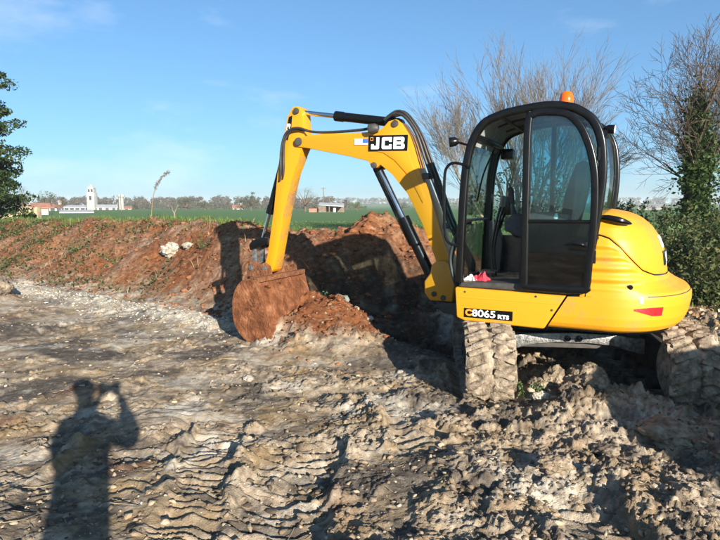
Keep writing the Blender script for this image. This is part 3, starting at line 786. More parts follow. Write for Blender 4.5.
# door, swung back flat along the flank
YD = .985
DO = [(.195, 1.005), (.205, 1.7), (.205, 2.30), (.17, 2.375), (.10, 2.392), (-.06, 2.375), (-.145, 2.32), (-.215, 2.22), (-.275, 2.06), (-.312, 1.85), (-.318, 1.5), (-.298, 1.2), (-.288, 1.02), (-.25, .985), (.16, .985)]
door = tuberect([Vector((a, YD, b)) for a, b in DO] + [Vector((DO[0][0], YD, DO[0][1]))], .021, .029, YD).build('door', BLK, cab, ang=40)
MB().tube([(.19, YD, 1.525), (-.31, YD, 1.525)], .016, 8).build('door_rail', BLK, door)
dsm = [(p.x, p.z) for p in smooth_path([Vector((a, 0, b)) for a, b in DO], 4)]
up_ = [p for p in dsm if p[1] > 1.53]; lo_ = [p for p in dsm if p[1] < 1.52]
pane('door_glass', [(a, YD, b) for a, b in up_], GLASSD, door)
lo1 = [p for p in lo_ if p[0] < .12 and p[0] > -1]
pane('lower_glass', [(.195, YD, 1.52), (-.316, YD, 1.52), (-.318, YD, 1.45), (-.298, YD, 1.2), (-.286, YD, 1.02), (-.25, YD, .99), (.16, YD, .99), (.19, YD, 1.02)], GLASSL, door)
MB().box(-.285, -.15, YD - .03, YD + .022, 1.30, 1.375).build('door_latch', BLK, door, .012)
MB().tube(smooth_path([(-.12, YD + .012, 1.345), (-.19, YD + .045, 1.36), (-.25, YD + .045, 1.35), (-.275, YD + .012, 1.33)], 4), .009, 6).build('door_handle', BLK, door)
MB().box(-.06, .10, YD - .028, YD - .012, 1.335, 1.50).build('door_pocket', DGREY, door, .008)
for hz in (1.25, 2.05): MB().cyl((-.33, YD - .02, hz - .05), (-.33, YD - .02, hz + .05), .016, 10).build('door_hinge', BLK, door)
# seat
seat = empty('seat', (0, 0, 0), 0, cab)
MB().prism([(-.10, 1.36), (.34, 1.37), (.39, 1.42), (.36, 1.49), (.10, 1.475), (-.08, 1.49)], .24, .70).build('seat_cushion', SEATM, seat, .045, 4)
MB().prism([(-.15, 1.42), (-.02, 1.42), (-.06, 1.75), (-.14, 2.00), (-.20, 2.03), (-.25, 2.00), (-.22, 1.75)], .25, .69).build('backrest', SEATM, seat, .05, 4)
MB().box(-.1, .3, .28, .66, .99, 1.37).build('seat_base', BLKD, seat, .02)
for yy in (.14, .80):
    c_ = empty('armrest_console', (0, 0, 0), 0, cab)
    MB().prism([(-.12, 1.36), (-.12, 1.58), (.10, 1.60), (.34, 1.58), (.40, 1.52), (.40, 1.44), (.2, 1.36)], yy - .055, yy + .055).build('console_body', DGREY, c_, .02, 3)
    MB().tube(smooth_path([(.33, yy, 1.58), (.335, yy, 1.63), (.345, yy, 1.68)], 3), [.028, .024, .018, .013, .012, .012, .012], 10).build('boot', RUB, c_)
    MB().tube(smooth_path([(.345, yy, 1.67), (.352, yy, 1.72), (.362, yy, 1.78), (.375, yy, 1.81)], 3), [.015, .019, .021, .022, .023, .023, .022, .022, .022, .010], 10).build('joystick', RUB, c_)
lv = empty('travel_levers', (0, 0, 0), 0, cab)
for yy in (.40, .52):
    MB().tube(smooth_path([(.56, yy, .99), (.58, yy, 1.25), (.53, yy, 1.55), (.50, yy, 1.66)], 4), .011, 8).build('lever', BLK, lv)
    MB().tube([(.503, yy, 1.645), (.485, yy, 1.74)], .018, 8).build('grip', RUB, lv)
    MB().box(.53, .68, yy - .045, yy + .045, 1.03, 1.05).build('pedal', BLKD, lv, .005)
MB().prism([(.58, 1.0), (.70, 1.0), (.70, 1.5), (.65, 1.52), (.56, 1.3)], -.01, .14).build('dashboard', DGREY, cab, .02)
MB().box(.50, .60, .0, .10, 1.56, 1.74).build('display', BLK, cab, .012)
MB().tube([(.62, .05, 1.4), (.56, .05, 1.6)], .014, 8).build('display_arm', BLK, cab)
MB().tube(smooth_path([(.62, .30, 2.20), (.695, .42, 1.95), (.728, .5, 1.7)], 4), .009, 6).build('wiper', BLK, cab)
MB().box(.48, .60, .02, .16, 2.10, 2.20).build('wiper_motor', BLK, cab, .015)
MB().ball((-.02, .84, 1.56), (.032, .02, .032), 10).build('knob', noisy('pale_knob', (.35, .5, .45), (.5, .65, .6), 20, .4), cab)
# beacon, lamps, grab rail
be = empty('beacon', (0, 0, 0), 0, cab)
MB().cyl((-.02, .45, 2.47), (-.02, .45, 2.535), .056, 24).build('beacon_base', BLK, be, .006)
mb = MB(); rr = [(0, .060), (.025, .062), (.055, .058), (.078, .050), (.094, .036), (.102, .018), (.104, .001)]
rows = [[(-.02 + r_ * math.cos(2 * math.pi * k / 24), .45 + r_ * math.sin(2 * math.pi * k / 24), 2.535 + h_) for k in range(24)] for h_, r_ in rr]
mb.grid(rows, True).build('beacon_lens', AMBER, be)
def lamp(a, head, d, r_):
    e = empty('work_lamp', (0, 0, 0), 0, cab); d = Vector(d).normalized(); head = Vector(head)
    MB().tube([head - d * .045, head - d * .02, head + d * .025, head + d * .032], [r_ * .55, r_ * .95, r_, r_ * .96], 18).build('lamp_housing', BLK, e)
    MB().tube([head + d * .0325, head + d * .036], [r_ * .9, r_ * .8], 18).build('lamp_lens', LAMPG, e)
    MB().tube([a, head - d * .02], .010, 8).build('lamp_bracket', BLK, e)
lamp((.65, .93, 2.15), (.838, .945, 2.20), (.9, .25, -.1), .042)
lamp((-.33, .86, 2.25), (-.40, .86, 2.245), (-1, .1, -.1), .035)
MB().tube(smooth_path([(.70, .95, 1.99), (.82, .955, 2.02), (.885, .955, 1.985), (.905, .955, 1.90), (.905, .955, 1.70), (.898, .955, 1.48), (.885, .955, 1.38), (.85, .955, 1.325), (.76, .95, 1.305)], 5), .0125, 10).build('grab_rail', BLK, cab)
MB().ball((.70, .955, 1.985), .02, 8).build('rail_foot', BLK, cab)
# --- swing post and boom
post = empty('swing_post', (0, 0, 0), 0, EX)
MB().prism([(1.05, .66), (1.30, .66), (1.36, .74), (1.365, .86), (1.30, .95), (1.285, 1.04), (1.22, 1.09), (1.13, 1.09), (1.06, 1.03), (1.02, .9)], -.16, .16).build('post_casting', YEL2, post, .025, 3)
MB().prism([(.70, .50), (1.15, .54), (1.22, .60), (1.22, .655), (.70, .655)], -.17, .17).build('lower_bracket', BLKD, post, .015)
MB().prism([(.70, .84), (1.05, .84), (1.1, .87), (1.05, .93), (.70, .95)], -.12, .12).build('upper_bracket', BLKD, post, .015)
MB().cyl((1.12, 0, .50), (1.12, 0, .98), .055, 18).build('king_pin', STEEL, post, .004)
for zz, xx in ((.735, 1.25), (.70, 1.15)):
    MB().cyl((xx, -.175, zz), (xx, .175, zz), .028, 14).build('pin', BLKD, post, .003)
BO = [(2.965, 2.405), (2.93, 2.435), (2.648, 2.462), (2.38, 2.452), (2.109, 2.445), (1.92, 2.452), (1.845, 2.50), (1.80, 2.545), (1.716, 2.562), (1.654, 2.516), (1.565, 2.385), (1.525, 2.282), (1.455, 2.046), (1.285, 1.644), (1.15, 1.245), (1.085, 1.08), (1.075, .98), (1.145, .935), (1.215, .965), (1.255, 1.09), (1.408, 1.462), (1.584, 1.787), (1.765, 1.994), (1.894, 2.092), (1.94, 2.06), (1.995, 2.06), (2.039, 2.136), (2.281, 2.199), (2.786, 2.304), (2.94, 2.33), (2.975, 2.365)]
boom = MB().prism(BO, -.115, .115).build('boom', YEL2, EX, .012, 2)
MB().prism([(1.98, 2.405), (1.80, 2.42), (1.68, 2.41), (1.60, 2.30), (1.53, 2.10), (1.375, 1.74), (1.40, 1.68), (1.55, 1.95), (1.72, 2.13), (1.86, 2.22), (2.02, 2.25)], .113, .124).build('boom_side_plate', YEL2, boom, .004)
for (xx, zz, rr_) in ((2.925, 2.385, .045), (1.72, 2.515, .036), (1.965, 2.088, .034), (1.155, 1.005, .048)):
    MB().cyl((xx, -.15, zz), (xx, .135, zz), rr_, 18).build('pivot_pin', BLKD, boom, .004)
# boom lettering
bd = empty('boom_decal', (0, 0, 0), 0, boom)
DC = Vector((1.80, 0, 2.315)); da = R(-2.0)
def place(V, y): return [(DC.x - (v[0] * math.cos(da) - v[1] * math.sin(da)), y, DC.z + v[0] * math.sin(da) + v[1] * math.cos(da)) for v in V]
def rectv(x0, x1, z0, z1): return [(x0, z0), (x1, z0), (x1, z1), (x0, z1)]
MB().add(place(rectv(-.225, .225, -.082, .084), .1265), [(0, 1, 2, 3)]).build('decal_plate', BLK, bd, smooth=False)
# block letters J C B as polygons
def strokes(name, polys, ox):
    mb = MB()
    for pl_ in polys:
        mb.add(place([(ox + a, b) for a, b in pl_], .1285), [tuple(range(len(pl_)))])
    return mb.build(name, WHT, bd, smooth=False)
h = .062; w = .034
strokes('lettering', [rectv(-.03 + .025, -.03 + .025 + w, -h + .03, h), rectv(-.065, -.005 + w - .010, -h, -h + .036), rectv(-.065, -.065 + .030, -h + .036, -.010), [(-.005 + w - .010, -h), (-.005 + w, -h + .010), (-.005 + w, -h + .03), (-.005 + w - .010, -h + .036)]], -.130)
strokes('lettering', [rectv(-.060, -.060 + w, -h + .012, h - .012), rectv(-.048, .055, h - .034, h), rectv(-.048, .055, -h, -h + .034), [(-.060, h - .012), (-.060 + w, h - .012), (-.048, h)], [(-.060, -h + .012), (-.048, -h), (-.060 + w, -h + .012)], rectv(.055 - .030, .055, .012, h - .034), rectv(.055 - .030, .055, -h + .034, -.012)], -.010)
strokes('lettering', [rectv(-.065, -.065 + w, -h, h), rectv(-.065 + w, .045, h - .030, h), rectv(-.065 + w, .048, -.014, .014), rectv(-.065 + w, .048, -h, -h + .030), [(.045, h), (.020, h - .03), (.020, .014), (.048, .008), (.058, .018), (.058, h - .012)], [(.048, -h), (.062, -h + .012), (.062, -.016), (.048, -.006), (.024, -.014), (.024, -h + .03)]], .130)
MB().add(place(rectv(-.205, -.172, .028, .064), .1290), [(0, 1, 2, 3)]).build('logo_mark', ORG, bd, smooth=False)
MB().add(place(rectv(-.20, -.178, .033, .059), .1295), [(0, 1, 2, 3)]).build('logo_mark', BLK, bd, smooth=False)
MB().add(place(rectv(-.40, -.30, -.012, .052), .1262), [(0, 1, 2, 3)]).build('sticker', WHT, bd, smooth=False)
MB().add(place(rectv(-.302, -.236, .004, .046), .1264), [(0, 1, 2, 3)]).build('sticker', BLU, bd, smooth=False)
MB().add(place(rectv(-.302, -.236, -.014, .004), .1264), [(0, 1, 2, 3)]).build('sticker', WHT, bd, smooth=False)
# rams
def ram(name, a, b, frac, rb, rrod, y=0, flip=False):
    a, b = Vector((a[0], y, a[1])), Vector((b[0], y, b[1])); e = empty(name, (0, 0, 0), 0, EX)
    m_ = a.lerp(b, frac); d = (b - a).normalized()
    mb = MB(); mb.tube([a, a + d * .04, a + d * .041, m_ - d * .10, m_ - d * .099, m_], [rb * .8, rb * .8, rb, rb, rb * 1.13, rb * 1.13], 20); mb.build('ram_barrel', BLK, e, ang=40)
    MB().tube([m_, b - d * .03], rrod, 16).build('ram_rod', CHROME, e)
    for p, r_ in ((a, rb * .95), (b, rrod * 1.9)): MB().cyl(p + Vector((0, -.05, 0)), p + Vector((0, .05, 0)), r_, 18).build('ram_eye', BLK, e, .004)
    return e
rb_ = ram('boom_ram', (1.285, .80), (1.965, 2.088), .56, .058, .030)
d_ = Vector((1.965 - 1.285, 0, 2.088 - .80)).normalized(); n_v = Vector((d_.z, 0, -d_.x))
st = Vector((1.965, 0, 2.088)) + n_v * .055
MB().tube([st, st - d_ * .92], .020, 8).build('rod_guard', BLK, rb_)
MB().box(0, 0.001, 0, .001, 0, .001)
mb = MB(); q0 = st - d_ * .02; q1 = st - d_ * .95
mb.add([q0 + Vector((0, -.045, 0)), q0 + Vector((0, .045, 0)), q1 + Vector((0, .045, 0)), q1 + Vector((0, -.045, 0))], [(0, 1, 2, 3)]); mb.build('rod_guard', BLK, rb_, solid=.012)
ram('dipper_ram', (1.72, 2.535), (2.955, 2.735), .63, .050, .026)
ram('bucket_ram', (3.165, 2.33), (3.56, 1.16), .66, .042, .022)
# --- dipper
DP = [(3.02, 2.775), (2.985, 2.795), (2.93, 2.785), (2.885, 2.73), (2.875, 2.60), (2.862, 2.44), (2.865, 2.36), (2.935, 2.225), (3.025, 2.037), (3.158, 1.584), (3.285, 1.03), (3.32, .885), (3.36, .845), (3.41, .84), (3.455, .87), (3.46, .92), (3.405, 1.03), (3.30, 1.583), (3.235, 2.04), (3.19, 2.30), (3.135, 2.49), (3.085, 2.68)]
dip = MB().prism(DP, -.095, .095).build('dipper', YEL2, EX, .010, 2)
MB().prism([(2.925, 2.225), (3.016, 2.035), (3.149, 1.582), (3.276, 1.03), (3.31, .90), (3.33, .92), (3.17, 1.584), (3.04, 2.04), (2.95, 2.235)], -.083, .083).build('inner_wear_face', YELMUD, dip, .002)
MB().prism([(3.015, 2.69), (3.062, 2.675), (3.118, 2.47), (3.125, 2.42), (3.082, 2.41), (3.03, 2.56)], .0955, .0965).build('decal_plate', BLK, dip)
V, Fc = text_mesh('JCB', .066, .003, 1.1); ang_ = R(74)
mb = MB(); mb.add([(3.071 - (v[0] * math.cos(ang_) - v[1] * math.sin(ang_)), .0985, 2.548 + v[0] * math.sin(ang_) + v[1] * math.cos(ang_)) for v in V], Fc); mb.build('lettering', WHT, dip, smooth=False)
for (xx, zz, rr_) in ((2.955, 2.735, .035), (2.925, 2.385, .05), (3.40, .89, .045), (3.40, 1.23, .035)):
    MB().cyl((xx, -.12, zz), (xx, .12, zz), rr_, 16).build('pivot_pin', BLKD, dip, .004)
MB().prism([(3.12, 2.36), (3.22, 2.36), (3.20, 2.27), (3.13, 2.22)], -.05, .05).build('ram_lug', YELMUD, dip, .008)
# --- bucket linkage and bucket
for yy in (.13, -.13):
    MB().prism([(3.36, 1.19), (3.43, 1.18), (3.62, 1.11), (3.635, 1.18), (3.58, 1.235), (3.42, 1.28), (3.36, 1.27)], yy - .018, yy + .018).build('bucket_link', BLK, EX, .008)
MB().prism([(3.52, 1.13), (3.60, 1.12), (3.64, 1.19), (3.58, 1.24), (3.52, 1.22)], -.11, .11).build('link_knuckle', RUB, EX, .02)
for yy in (.075, -.075):
    MB().prism([(3.575, 1.20), (3.625, 1.18), (3.64, .90), (3.61, .85), (3.565, .87), (3.565, 1.0)], yy - .02, yy + .02).build('tipping_link', STEEL, EX, .006)
bk = empty('bucket', (0, 0, 0), 0, EX)
SH = [(3.25, .80), (3.38, .80), (3.48, .775), (3.56, .70), (3.61, .58), (3.625, .44), (3.61, .31), (3.555, .19), (3.46, .10), (3.34, .05), (3.20, .03), (3.04, .03)]
SHs = [(p.x, p.z) for p in smooth_path([Vector((a, 0, b)) for a, b in SH], 3)]
hw_ = .49
MB().grid([[Vector((a, y_, b)) for a, b in SHs] for y_ in (-hw_, -.3, -.1, .1, .3, hw_)]).build('bucket_shell', RUST, bk, solid=.022)
for sg in (-1, 1):
    MB().prism(SHs + [(3.10, .35), (3.20, .62)], sg * hw_, sg * (hw_ + .022)).build('side_plate', RUST, bk, .004)
for sg in (-1, 1):
    rows = []
    cxx, czz = 3.30, .42
    for i in range(13):
        k_ = i / 12 * .985; row = []
        for a_, b_ in SHs + [(3.10, .35), (3.20, .62)]:
            xx, zz = cxx + (a_ - cxx) * k_, czz + (b_ - czz) * k_; p = Vector((xx * 7, sg * 3.0, zz * 7))
            row.append((xx, sg * (hw_ + .024 + max(-.002, .016 * mnoise.fractal(p, 1, 2, 4) + .010 * mnoise.noise(p * 3)) * (1 - k_ ** 10)), zz))
        rows.append(row)
    MB().grid(rows, True).build('caked_mud', REDSOIL, bk, ang=60)
MB().box(2.96, 3.10, -hw_ - .02, hw_ + .02, .018, .045).build('cutting_edge', STEEL, bk, .006)
MB().box(3.235, 3.30, -hw_ - .02, hw_ + .02, .775, .835).build('lip_beam', RUST, bk, .012)
for yy in (-.14, .14):
    MB().prism([(3.30, .80), (3.33, .93), (3.40, .97), (3.46, .95), (3.55, .98), (3.64, .95), (3.67, .86), (3.66, .70), (3.5, .78)], yy - .016, yy + .016).build('bucket_ear', RUST, bk, .006)
for yy in (-.4, -.25, .25, .40):
    MB().prism([(3.29, .80), (3.31, .90), (3.36, .90), (3.44, .81)], yy - .012, yy + .012).build('stiffener', RUST, bk, .004)
for xx, zz in ((3.40, .89), (3.60, .90)): MB().cyl((xx, -.17, zz), (xx, .17, zz), .036, 14).build('bucket_pin', STEEL, bk, .004)
# --- hoses
def hose(pts, r_=.014, n=8, par=EX): return MB().tube(smooth_path(pts, n), r_, 7).build('hose', RUB, par)
for k, (dy, dn) in enumerate(((.085, .02), (.05, .05), (.015, .03), (-.03, .055), (-.065, .03))):
    hose([(1.86 + .02 * k, dy, 2.56 + dn * .3), (1.74, dy + .01, 2.60 + dn), (1.62, dy + .02, 2.56 + dn), (1.50 - dn * .7, dy + .03, 2.40), (1.40 - dn, dy + .03, 2.12), (1.27 - dn, dy + .03, 1.80), (1.15 - dn, dy + .03, 1.50), (1.02 - dn, dy + .03, 1.24), (.93 - dn, dy + .02, 1.06), (.90, dy, .92), (.95, dy * .7, .80)], .013 if k % 2 else .016)
for k, dy in enumerate((.135, .155)):
    hose([(1.95, dy - .04, 2.49), (2.2, dy - .06, 2.475), (2.55, dy - .06, 2.475), (2.75, dy - .03, 2.49), (2.90, dy - .01, 2.52 + .015 * k), (3.02, dy, 2.50 + .02 * k), (3.10, dy, 2.40 + .03 * k), (3.13 + .025 * k, dy - .02, 2.25), (3.14 + .025 * k, dy - .03, 2.08), (3.17 + .025 * k, dy - .05, 1.96), (3.24, dy - .08, 1.93)], .014)
for k, (dy, r0) in enumerate(((.30, .10), (.33, .14))):
    hose([(.74, .25, .75), (.92, dy, .80), (1.02, dy + .03, .95 + r0), (.98, dy + .03, 1.18 + r0), (.90, dy, 1.30 + r0), (.86, dy - .1, 1.36 + r0), (.98, .10, 1.40)], .020)
MB().box(1.33, 1.40, .03, .16, 1.93, 1.99).build('hose_clamp', BLKD, boom, .006)
MB().box(1.10, 1.17, .03, .16, 1.42, 1.48).build('hose_clamp', BLKD, boom, .006)
bl = empty('boom_lamp', (0, 0, 0), 0, EX)
MB().tube([(1.90, .15, 2.47), (1.935, .155, 2.475), (1.99, .16, 2.47), (2.0, .16, 2.468)], [.03, .05, .055, .05], 16).build('lamp_housing', BLKD, bl)
MB().tube([(2.001, .16, 2.468), (2.006, .16, 2.468)], [.046, .04], 16).build('lamp_lens', LAMPG, bl)
MB().tube([(1.92, .12, 2.44), (1.945, .155, 2.46)], .012, 6).build('lamp_bracket', BLK, bl)
# things lying in the cab: set down on the floor, so not parts
def world(p): return EX.matrix_basis @ Vector(p)
def crumple(name, c, sz, mat, seed, label, cat):
    mb = MB(); rows = []
    for i in range(11):
        row = []
        for k in range(11):
            u_, v_ = i / 10 - .5, k / 10 - .5
            p = Vector((u_ * 3 + seed, v_ * 3, seed * .7))
            hh = .004 + sz[2] * max(0, (.5 + .8 * mnoise.fractal(p, 1, 2, 3))) * (1 - (2 * max(abs(u_), abs(v_))) ** 4)
            row.append(world((c[0] + u_ * sz[0] + .02 * mnoise.noise(p * 1.3), c[1] + v_ * sz[1] + .02 * mnoise.noise(p * 1.7), c[2] + hh)))
        rows.append(row)
    o = mb.grid(rows).build(name, mat, None, solid=.004); tag(o, label, cat); return o
crumple('rag', (.60, .80, .990), (.13, .13, .07), REDC, 3.1, 'crumpled red cloth lying on the muddy cab floor', 'cloth')
crumple('rag', (.69, .84, .990), (.11, .10, .05), WHC, 8.4, 'crumpled white cloth on the cab floor behind the front pillar', 'cloth')
# red earth heaped in the bucket
mb = MB(); rows = []
for i in range(25):
    row = []
    for k in range(41):
        tt, y_ = i / 24, -hw_ + .01 + (2 * hw_ - .02) * k / 40
        xx = 3.27 + (3.03 - 3.27) * tt; zz = .775 + (.05 - .775) * tt
        p = Vector((xx * 6, y_ * 6, zz * 6))
        out = .035 * mnoise.fractal(p, 1, 2, 4) + .012 * mnoise.noise(p * 4) - .02 + .05 * math.sin(math.pi * tt) * (1 - abs(y_ / hw_) ** 3)
        for (hy, ht) in ((.30, .17), (.06, .15)):
            out -= .13 * math.exp(-(((y_ - hy) / .055) ** 2 + ((tt - ht) / .05) ** 2) ** 2)
        row.append(world((xx - out * .95, y_, zz - out * .3)))
    rows.append(row)
tag(mb.grid(rows).build('soil', REDSOIL, None), 'red clay packed into the open bucket of the excavator', 'soil', kind='stuff')

# ------------------------------------------------------------------ loose clods and stones on the dug ground
def blob_proto(seed, n=1):
    """angular broken lump: hull of random points"""
    rp_ = random.Random(seed); bm = bmesh.new()
    for _ in range(13):
        d = Vector((rp_.gauss(0, 1), rp_.gauss(0, 1), rp_.gauss(0, 1))).normalized() * rp_.uniform(.65, 1.15)
        bm.verts.new((d.x * 1.15, d.y * .85, d.z * .75))
    ret = bmesh.ops.convex_hull(bm, input=bm.verts)
    bmesh.ops.delete(bm, geom=[v for v in bm.verts if not v.link_faces], context='VERTS')
    bmesh.ops.triangulate(bm, faces=bm.faces); bm.verts.index_update()
    V = np.array([v.co[:] for v in bm.verts], np.float32); Fc = np.array([[v.index for v in f.verts] for f in bm.faces], np.int32)
    bm.free(); return V, Fc
PROT = [blob_proto(s + .37) for s in range(10)]
def rotm(n):
    a = rng.uniform(0, 2 * np.pi, (n, 3)); c, s = np.cos(a), np.sin(a); z = np.zeros(n); o = np.ones(n)
    rz = np.stack([c[:, 0], -s[:, 0], z, s[:, 0], c[:, 0], z, z, z, o], -1).reshape(n, 3, 3)
    rx = np.stack([o, z, z, z, c[:, 1], -s[:, 1], z, s[:, 1], c[:, 1]], -1).reshape(n, 3, 3)
    return rz @ rx
def scatter(name, mat, X, Y, size, label, cat, sink=.5, squash=.75):
    n = len(X); Z = height(X, Y)
    pi = rng.integers(0, len(PROT), n); M = rotm(n); VV, FF = [], []; off = 0
    for k, (V, Fc) in enumerate(PROT):
        w = np.where(pi == k)[0]
        if len(w) == 0: continue
        sc3 = size[w, None] * rng.uniform(.6, 1.25, (len(w), 3))
        v = np.einsum('nij,pj->npi', M[w], V) * sc3[:, None, :]; v[..., 2] *= squash
        v += np.stack([X[w], Y[w], Z[w] + size[w] * squash * (1 - 2 * sink) * .6], -1)[:, None, :]
        VV.append(v.reshape(-1, 3)); FF.append((Fc[None] + (np.arange(len(w)) * len(V))[:, None, None] + off).reshape(-1, 3)); off += len(w) * len(V)
    o = mesh_np(name, np.concatenate(VV), np.concatenate(FF), mat); tag(o, label, cat, kind='stuff'); return o
def in_view(n, y0, y1, power=1.6, wide=.74):
    Y = y0 * (y1 / y0) ** (rng.uniform(0, 1, n) ** (1 / power)); X = rng.uniform(-1, 1, n) * (wide * Y + .3); return X, Y
def off_track(X, Y):
    dx, dy = X - EXC[0], Y - EXC[1]; xr = dx * MC - dy * MS; yr = dx * MS + dy * MC
    return ~((np.abs(np.abs(xr) - .79) < .27) & (np.abs(yr) < 1.2))
def sel(X, Y, m): return X[m], Y[m]
def site_d(X, Y): d, hc, run = bank(X, Y); return d / run
X, Y = in_view(17000, 1.9, 9.5, 1.0); dd = site_d(X, Y)
keep = (dd < .1) & off_track(X, Y) & (fbm(X * 1.1, Y * 1.1, 3, 301) + .12 * X + .15 > rng.uniform(-.6, .5, len(X))); X, Y = sel(X, Y, keep)
h3 = len(X) // 2
scatter('soil_crumbs', CR_TAN, X[:h3], Y[:h3], .006 + .030 * rng.random(h3) ** 3.5, 'loose beige crumbs of earth strewn over the dug ground', 'soil')
scatter('soil_crumbs', CR_DRK, X[h3:], Y[h3:], .006 + .032 * rng.random(len(X) - h3) ** 3.5, 'loose dark brown crumbs of earth strewn over the dug ground', 'soil')
X, Y = in_view(260, 1.9, 9.5, 1.0); k_ = (site_d(X, Y) < .15) & off_track(X, Y); X, Y = sel(X, Y, k_)
scatter('gravel', CR_PAL, X, Y, .007 + .020 * rng.random(len(X)) ** 3, 'small pale stones scattered through the churned soil', 'gravel')
X = rng.uniform(-9, 2.6, 9000); Y = base_line(X) + rng.uniform(-.2, 3.0, 9000); k_ = (rng.random(9000) < .4 + .5 * (X > -2.6)); X, Y = sel(X, Y, k_)
scatter('red_soil_crumbs', CR_RED, X, Y, .014 + .060 * rng.random(len(X)) ** 4, 'crumbs and clods of red earth on the face of the bank', 'soil')
a_ = rng.uniform(0, 2 * np.pi, 1100); r_ = np.abs(rng.normal(0, .55, 1100)); X = -.25 + r_ * np.cos(a_) * 1.1; Y = 6.85 + r_ * np.sin(a_)
scatter('red_soil_crumbs', CR_RED, X, Y, .010 + .035 * rng.random(1100) ** 3, 'crumbs of red earth spilled in front of the bucket', 'soil')
X = rng.uniform(-8.5, -1.6, 5000); Y = base_line(X) - .75 + rng.normal(0, .32, 5000); X, Y = sel(X, Y, fbm(X * 1.5, Y * 1.5, 3, 305) > rng.uniform(-.4, .5, 5000))
scatter('chalk_crumbs', CR_PAL, X, Y, .007 + .030 * rng.random(len(X)) ** 4, 'whitish chalky crumbs along the foot of the bank', 'gravel')

ROCKN = 0
def rock(px, py, s, mat, label, cat='stone', name='stone', sq=(1, .9, .7), seed=None, bury=.3, group=None, par=None):
    global ROCKN; ROCKN += 1; sd = (seed or ROCKN) * 2.37
    bm = bmesh.new(); bmesh.ops.create_icosphere(bm, subdivisions=5, radius=1.0)
    for v in bm.verts:
        p = v.co * 1.1 + Vector((sd, sd * .6, -sd)); cell = mnoise.voronoi(v.co * 1.6 + Vector((sd, 0, sd)))[0]
        k = 1 + .42 * mnoise.noise(p) + .18 * mnoise.noise(p * 2.9) + .09 * mnoise.noise(p * 6) + .05 * mnoise.noise(p * 14) - .30 * (cell[0] - .4)
        v.co = Vector((v.co.x * k * sq[0], v.co.y * k * sq[1], v.co.z * k * sq[2])) * s
    bmesh.ops.rotate(bm, verts=bm.verts, matrix=Matrix.Rotation(sd, 3, 'Z'))
    zmin = min(v.co.z for v in bm.verts); zmax = max(v.co.z for v in bm.verts)
    me = bpy.data.meshes.new(name); bm.to_mesh(me); bm.free(); me.materials.append(mat)
    me.polygons.foreach_set('use_smooth', [True] * len(me.polygons)); me.set_sharp_from_angle(angle=R(38))
    o = link(bpy.data.objects.new(name, me)); o.location = (px, py, gz(px, py) - zmin - bury * (zmax - zmin))
    tag(o, label, cat, group); return o
rock(1.50, 4.62, .10, CLOD, 'rough beige clod standing nearest the left track', 'clod', 'earth_clod', bury=.2)
rock(1.66, 4.72, .13, CLOD, 'pointed ochre clod behind the beige clod by the left track', 'clod', 'earth_clod', (1, .8, .9), bury=.2)
rock(1.93, 4.62, .20, CLOD, 'largest round clod in the sun under the machine', 'clod', 'earth_clod', (1, .85, .72), bury=.22)
rock(1.46, 4.42, .07, STONE, 'small pale stone in front of the left track', sq=(1, .8, .7))
rock(1.70, 4.42, .09, CLODD, 'dark broken clod in front of the largest clod', 'clod', 'earth_clod', bury=.2)
rock(2.10, 3.75, .17, CLOD, 'broad tan clod at the edge of the shadow on the right', 'clod', 'earth_clod', (1.2, 1, .5), bury=.4)
rock(1.62, 3.55, .09, CLODD, 'dark grey flat slab of mud in the right foreground', 'clod', 'earth_clod', (1.3, .9, .4))
rock(1.18, 3.25, .08, CLOD, 'loaf shaped tan clod in the middle foreground right of the track prints', 'clod', 'earth_clod', (1.3, .8, .6))
rock(-3.85, 11.45, .20, STONE, 'larger of two white stones lodged in the red bank', sq=(1.1, .8, .75), bury=.25)
rock(-3.45, 11.30, .12, STONE, 'smaller white stone beside the larger one in the red bank', sq=(1.4, .8, .6), bury=.25)
rock(-.32, 7.72, .16, STONE, 'grey white stone in the shade of the dug face behind the spill', sq=(1, .9, .8))
rock(-.05, 6.78, .055, STONE, 'small round white pebble on the rim of the red spill', sq=(1, 1, .8))
rock(.12, 6.62, .045, STONE, 'tiny flat white pebble right of the rim pebble', sq=(1, 1, .6))
rock(-1.05, 5.15, .05, STONE, 'white chip of stone on the ground left of the middle', sq=(1.2, 1, .5))
rock(-6.15, 9.6, .17, CLODD, 'dark lump of clay on the far left edge', 'clod', 'earth_clod', (1, .9, 1.0), bury=.3)

# ------------------------------------------------------------------ vegetation helpers
def leaf_quads(P, size, up=.0, aspect=.6):
    """one folded leaf quad per point; returns V,F"""
    n = len(P); a = rng.normal(size=(n, 3)); a[:, 2] += up; a /= np.linalg.norm(a, axis=1, keepdims=True)
    b = rng.normal(size=(n, 3)); b -= a * np.sum(a * b, 1, keepdims=True); b /= np.linalg.norm(b, axis=1, keepdims=True)
    s = np.asarray(size).reshape(-1, 1) * np.ones((n, 1))
    V = np.stack([P - a * s, P + b * s * aspect, P + a * s, P - b * s * aspect], 1).reshape(-1, 3)
    F = np.arange(n * 4).reshape(n, 4); return V, F
def clump_points(C, rad, n, flat=.75, shell=.4):
    k = rng.integers(0, len(C), n); d = rng.normal(size=(n, 3)); d /= np.linalg.norm(d, axis=1, keepdims=True)
    r = rng.uniform(shell, 1, (n, 1)) ** .7 * np.asarray(rad)[k][:, None]
    p = np.asarray(C)[k] + d * r * np.array([1, 1, flat]); return p
